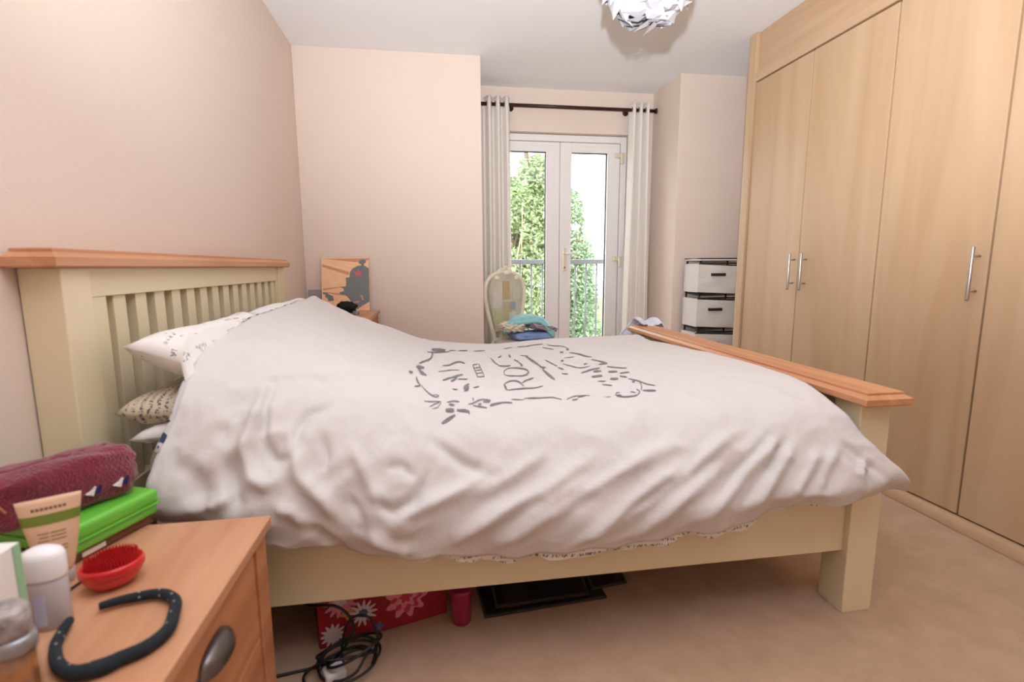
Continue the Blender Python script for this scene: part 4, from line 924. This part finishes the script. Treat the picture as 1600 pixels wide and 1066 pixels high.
# ------------------------------------------------------------------ paper globe pendant
lamp = thing('pendant_lamp', 'white faceted paper globe pendant hanging from the ceiling', 'lamp', (.742, 1.755, 2.4))
LC = Vector((.742, 1.755, 1.972)); LR = .150
M_paper = mat('white_shade', (190, 188, 192), .55, spec=.3, sss=.0)
MB().lathe([(.045, 0), (.042, -.012), (.02, -.03), (.008, -.036)], (LC.x, LC.y, 2.4), 24).build('ceiling_rose', M_upvc, lamp, smooth=True)
MB().tube([(LC.x, LC.y, 2.37), (LC.x, LC.y, LC.z+.05)], .0035, 8).build('flex', M_upvc, lamp, smooth=True)
MB().lathe([(.018, .06), (.02, .02), (.02, -.01), (.014, -.02)], LC, 16).build('lamp_holder', M_upvc, lamp, smooth=True)
blob(LC, (LR*.80, LR*.80, LR*.80), p=2, nu=32, nv=20).build('inner_globe', M_paper, lamp, smooth=True)
# one folded kite plate, copied over the globe
vv = [(-.050, 0, .0), (.004, -.037, .002), (.054, 0, .002), (.004, .037, .002), (0, 0, .011)]
pm = bpy.data.meshes.new('panel'); pm.from_pydata(vv, [], [(0, 1, 4), (1, 2, 4), (2, 3, 4), (3, 0, 4)])
NPL = 130; ga = math.pi*(3-math.sqrt(5))
for k in range(NPL):
    z = 1-2*(k+.5)/NPL; r = math.sqrt(1-z*z); n = Vector((r*math.cos(ga*k), r*math.sin(ga*k), z))
    q = n.to_track_quat('Z', 'Y').to_matrix().to_4x4() @ Matrix.Rotation(rng.uniform(0, 6.28), 4, 'Z') @ Matrix.Rotation(rng.uniform(.22, .62), 4, 'Y')
    o = link('panel', pm, M_paper, lamp)
    o.matrix_local = Matrix.Translation(LC + n*(LR-.004) - origin(lamp)) @ q

# ------------------------------------------------------------------ things under the bed
fb = thing('floral_box', 'red floral storage box pushed under the bed', 'box', (-.20, 1.45, 0))
fa = math.atan2(.095, .34); RF = rotz(fa, (-.325, 1.282, 0))
M_fred = mat('red_card', (150, 18, 30), .6)
box('body', M_fred, (0, .352), (0, .24), (.0, .150), fb, .003, RF)
box('lid', M_fred, (-.003, .355), (-.003, .243), (.148, .182), fb, .003, RF)
FC = {c: mat('flower_'+n, c, .7) for n, c in (('pink', (222, 130, 146)), ('rose', (196, 52, 80)), ('white', (214, 192, 196)), ('yellow', (196, 140, 50)), ('blue', (92, 104, 150)))}
def petals(cx, cz, r, n, depth, c, d, off=0., zmax=.18):
    poly = []
    for k in range(n*6):
        a = 2*math.pi*k/(n*6); q = r*(1-depth*.5+depth*.5*math.cos(n*a+off))
        poly.append((min(max(cx+q*math.cos(a), .004), .348), min(max(cz+q*math.sin(a), .003), zmax)))
    MB().add([RF @ Vector((x, -.0032-d, z)) for x, z in poly], [tuple(range(len(poly)))]).build('flower', FC[c], fb, fix=False)
PK, RO, WH, YE, BL = (222, 130, 146), (196, 52, 80), (214, 192, 196), (196, 140, 50), (92, 104, 150)
petals(.235, .085, .062, 9, .35, PK, .0004); petals(.235, .085, .046, 8, .35, RO, .0007); petals(.232, .088, .036, 7, .4, PK, .001); petals(.232, .09, .02, 6, .4, RO, .0013)
petals(.06, .125, .048, 14, .4, PK, .0004); petals(.06, .13, .02, 8, .3, WH, .0007)
petals(.115, .075, .040, 13, .5, WH, .0005); petals(.115, .075, .014, 8, .2, BL, .0008)
petals(.035, .035, .034, 12, .4, WH, .0004); petals(.105, .150, .022, 5, .5, YE, .0006); petals(.255, .155, .030, 5, .6, YE, .0002); petals(.075, .085, .020, 4, .5, YE, .0003)
for x, z in ((.165, .13), (.292, .142), (.312, .10), (.155, .022)): petals(x, z, .016, 5, .5, BL, .0006)
petals(.195, .155, .02, 8, .4, WH, .0006)
cu = thing('tumbler', 'magenta ribbed tumbler standing beside the floral box', 'tumbler', (.055, 1.335, 0))
M_mag = mat('magenta_plastic', (156, 22, 74), .3, coat=.3)
MB().lathe([(.024, 0), (.027, .003), (.031, .10), (.032, .104)], (.055, 1.335, 0), 28).build('body', M_mag, cu, smooth=True)
MB().lathe([(.0325, .098), (.0335, .100), (.0335, .106), (.0325, .108)], (.055, 1.335, 0), 28).build('rim', M_mag, cu, smooth=True)
# clear-edged dark frames leaning in a stack
M_smoke = mat('smoked_sheet', (26, 24, 26), .18, spec=.6); M_edge = mat('clear_edge', (70, 60, 54), .25)
def sheet(label, p0, p1, rise, depth, hgt):
    a = Vector(p0); b = Vector(p1); u = (b-a).normalized(); v = Vector((-u.y, u.x, 0)); L_ = (b-a).length
    mid = (a+b)/2
    t = thing('plastic_wallet', label, 'plastic wallet', (mid.x, mid.y, 0), 'dark plastic wallets under the bed')
    up = (v*depth + Vector((0, 0, hgt))).normalized(); nrm = up.cross(u); D_ = math.hypot(depth, hgt)
    def pt(s, q, d): return a + u*s + up*q - nrm*d + Vector((0, 0, rise))
    def slab(name, s0, s1, q0, q1, d0, d1, m):
        V = [pt(s, q, d) for s in (s0, s1) for q in (q0, q1) for d in (d0, d1)]
        MB().add(V, [(0, 1, 3, 2), (4, 6, 7, 5), (0, 4, 5, 1), (2, 3, 7, 6), (0, 2, 6, 4), (1, 5, 7, 3)]).build(name, m, t)
    slab('sheet', .006, L_-.006, .006, D_-.006, .001, .007, M_smoke)
    for s0, s1, q0, q1 in ((0, L_, 0, .006), (0, L_, D_-.006, D_), (0, .006, .006, D_-.006), (L_-.006, L_, .006, D_-.006)): slab('edge_strip', s0, s1, q0, q1, 0, .008, M_edge)
sheet('flat smoky plastic wallet lowest of the stack under the bed', (.120, 1.330, 0), (.500, 1.362, 0), .002, .26, .02)
sheet('smoky plastic wallet propped up on the flat one under the bed', (.155, 1.352, 0), (.445, 1.372, 0), .012, .22, .10)
sheet('narrow smoky plastic wallet propped at the end of the stack', (.455, 1.372, 0), (.575, 1.392, 0), .024, .20, .11)
tag(blob((.690, 1.545, .030), (.060, .038, .030), p=2.2, amp=.4, fs=14, seed=5, ridge=.2).build('paper_bag', mat('brown_paper', (166, 104, 70), .85), smooth=False), 'crumpled brown paper bag on the carpet under the bed', 'paper bag')
tag(blob((-.600, 1.62, .090), (.150, .20, .089), p=3.2, amp=.15, fs=8, seed=12).build('shade_lump', mat('shade_black', (20, 18, 20), .7), smooth=True), 'black lump standing in for shade under the bed behind the cables', 'bag')  # black lump added for the dark shade under the head of the bed
cb_ = thing('cable_coil', 'tangled coil of black cable with a white plug on the carpet', 'cable', (-.245, 1.205, 0))
pts = []
for k in range(70):
    a = k*.42; r = .070+.018*math.sin(k*.31)+.010*math.sin(k*.83)
    tz = .006+.050*(.5+.5*math.sin(a*1.0+k*.05))*(.5+.5*math.sin(k*.17)) + .0006*k
    pts.append((-.240+r*math.cos(a)+.015*math.sin(k*.21), 1.195+.62*r*math.sin(a)+.010*math.cos(k*.13), tz))
MB().tube(smooth_path(pts, 4), .0036, 8).build('cord', M_black, cb_, smooth=True)
MB().tube(smooth_path([(-.41, 1.34, .15), (-.345, 1.252, .158), (-.262, 1.236, .152), (-.225, 1.228, .10), (-.25, 1.215, .05), (-.30, 1.22, .008), (-.42, 1.20, .006)], 8), .0036, 8).build('lead', M_black, cb_, smooth=True)
MB().tube(smooth_path([(-.18, 1.20, .006), (-.165, 1.215, .07), (-.19, 1.225, .125), (-.235, 1.23, .115), (-.255, 1.22, .05), (-.25, 1.20, .006)], 8), .0036, 8).build('loop', M_black, cb_, smooth=True)
box('plug', mat('white_plug', (214, 206, 204), .4), (-.025, .025), (-.022, .022), (.004, .028), cb_, .006, rotz(.5, (-.268, 1.178, 0)))

# ------------------------------------------------------------------ outside: juliet rail, ground, trees
rl = thing('balcony_railing', 'grey metal balcony railing outside the french doors', 'railing', (1.05, 4.60, 0))
M_grey2 = mat('grey_railing', (134, 138, 146), .45, metal=.3)
MB().box((.20, 1.92), (4.575, 4.625), (1.030, 1.072)).build('top_rail', M_grey2, rl, bevel=.008)
MB().box((.20, 1.92), (4.585, 4.615), (.060, .095)).build('bottom_rail', M_grey2, rl, bevel=.004)
for i in range(16): MB().tube([(.270+.1035*i, 4.6, .09), (.270+.1035*i, 4.6, 1.034)], .0075, 10).build('baluster', M_grey2, rl, smooth=True)
for x in (.21, 1.91): MB().box((x-.02, x+.02), (4.45, 4.62), (.06, .10)).box((x-.02, x+.02), (4.58, 4.62), (.06, 1.04)).build('bracket_post', M_grey2, rl, bevel=.003)
struct(box('ground_1', mat('lawn', (112, 128, 84), .95, c2=(92, 104, 66), vscale=3), (-30, 40), (4.6, 60), (-3.1, -2.9), bevel=0))
M_bark = mat('bark', (122, 104, 84), .9, c2=(84, 72, 58), vscale=12, bump=.02, bscale=30)
M_twig = mat('pale_twig', (186, 168, 134), .8)
LEAFM = [mat('ivy_leaf', (170, 186, 138), .6, c2=(126, 150, 98), vscale=3), mat('spruce_leaf', (166, 190, 154), .6, c2=(124, 152, 116), vscale=3), mat('hedge_leaf', (166, 178, 128), .6, c2=(130, 142, 104), vscale=3)]
def tree(label, base, top, lobes, nleaf, size, lm, seed, twigs=14, name='tree'):
    r = random.Random(seed); t = thing(name, label, 'tree', base)
    b = Vector(base); tp = Vector(top); path = [b.lerp(tp, i/8) + Vector((r.uniform(-.08, .08), r.uniform(-.08, .08), 0))*(i > 0) for i in range(9)]
    MB().tube(path, [.17*(1-.85*i/8)+.02 for i in range(9)], 10).build('trunk', M_bark, t, smooth=True)
    for k in range(twigs):
        i = r.randint(2, 7); s = path[i]; c, h = r.choice(lobes); c = Vector(c)
        e = c + Vector((r.uniform(-1, 1)*h[0], r.uniform(-1, 0)*h[1], r.uniform(-.6, 1)*h[2]))
        m_ = s.lerp(e, .5) + Vector((0, 0, r.uniform(-.1, .25)))
        MB().tube(smooth_path([s, m_, e], 5), [.03-.0024*j for j in range(11)], 6).build('branch', r.choice([M_bark, M_twig]), t, smooth=True)
    mb = MB(); V = []; F = []
    vol = [h[0]*h[2] for c, h in lobes]; tot = sum(vol)
    for (c, h), vl in zip(lobes, vol):
        for k in range(int(nleaf*vl/tot)):
            d = Vector((r.gauss(0, 1), r.gauss(0, 1), r.gauss(0, 1))).normalized()*(r.random()**.38)
            p = Vector((c[0]+d.x*h[0], c[1]+d.y*h[1], c[2]+d.z*h[2]))
            if noise3(p, 2.3) < -.30: continue
            u = Vector((r.gauss(0, 1), r.gauss(0, 1), r.gauss(0, .7))).normalized(); n = Vector((r.gauss(0, 1), r.gauss(0, 1)-.5, r.gauss(0, 1)+.8)).normalized()
            v = n.cross(u).normalized(); q = size*r.uniform(.6, 1.3); k0 = len(V)
            V += [p-u*q, p+v*q*.5, p+u*q, p-v*q*.5]; F.append((k0, k0+1, k0+2, k0+3))
    mb.v = [tuple(x) for x in V]; mb.f = F
    o = mb.build('foliage', lm, t, fix=False); o['kind'] = 'stuff'
tree('ivy-covered broadleaf tree, the tallest outside the doors', (1.75, 10.2, -2.9), (1.9, 10.2, 3.2),
     [((1.75, 10.2, .2), (.85, .7, 1.5)), ((1.85, 10.3, 1.7), (.75, .7, .9)), ((1.55, 10.1, 2.3), (.45, .5, .55)), ((2.05, 10.2, 2.75), (.40, .4, .45)), ((1.75, 10.2, -1.6), (.95, .8, 1.3)), ((2.25, 10.4, 2.2), (.3, .4, .5))], 62000, .044, LEAFM[0], 21, 22)
EV = [((2.76, 10.6, 1.95), (.42, .4, .70)), ((2.86, 10.6, 1.1), (.56, .5, .75)), ((2.85, 10.6, .3), (.66, .6, .8)), ((2.9, 10.5, -.7), (.75, .7, 1.0)), ((2.85, 10.5, -1.9), (.85, .7, 1.1))]
EV = [((c[0]*1.2, 12.6, 1.01+(c[2]-1.01)*1.2), (h[0]*1.2, h[1], h[2]*1.2)) for c, h in EV]
tree('pointed evergreen tree standing beside the ivy-covered tree', (3.32, 12.6, -2.9), (3.28, 12.6, 2.5), EV, 52000, .048, LEAFM[1], 33, 10)
tree('low straggly shrub with bare pale twigs behind the railing', (3.1, 8.6, -2.9), (3.0, 8.6, -.2),
     [((2.75, 8.6, -1.1), (.75, .5, .9)), ((2.2, 8.7, -1.5), (.7, .5, .9)), ((1.6, 8.6, -1.4), (.7, .5, 1.0))], 9000, .05, LEAFM[2], 5, 26, 'shrub')
tree('bushy broadleaf tree hidden behind the chair curtain', (-.4, 12.0, -2.9), (-.4, 12.0, 2.2),
     [((-.4, 12, 1.2), (1.3, 1.0, 1.6)), ((-.3, 12, -.8), (1.4, 1.0, 1.5))], 12000, .07, LEAFM[2], 44, 8)
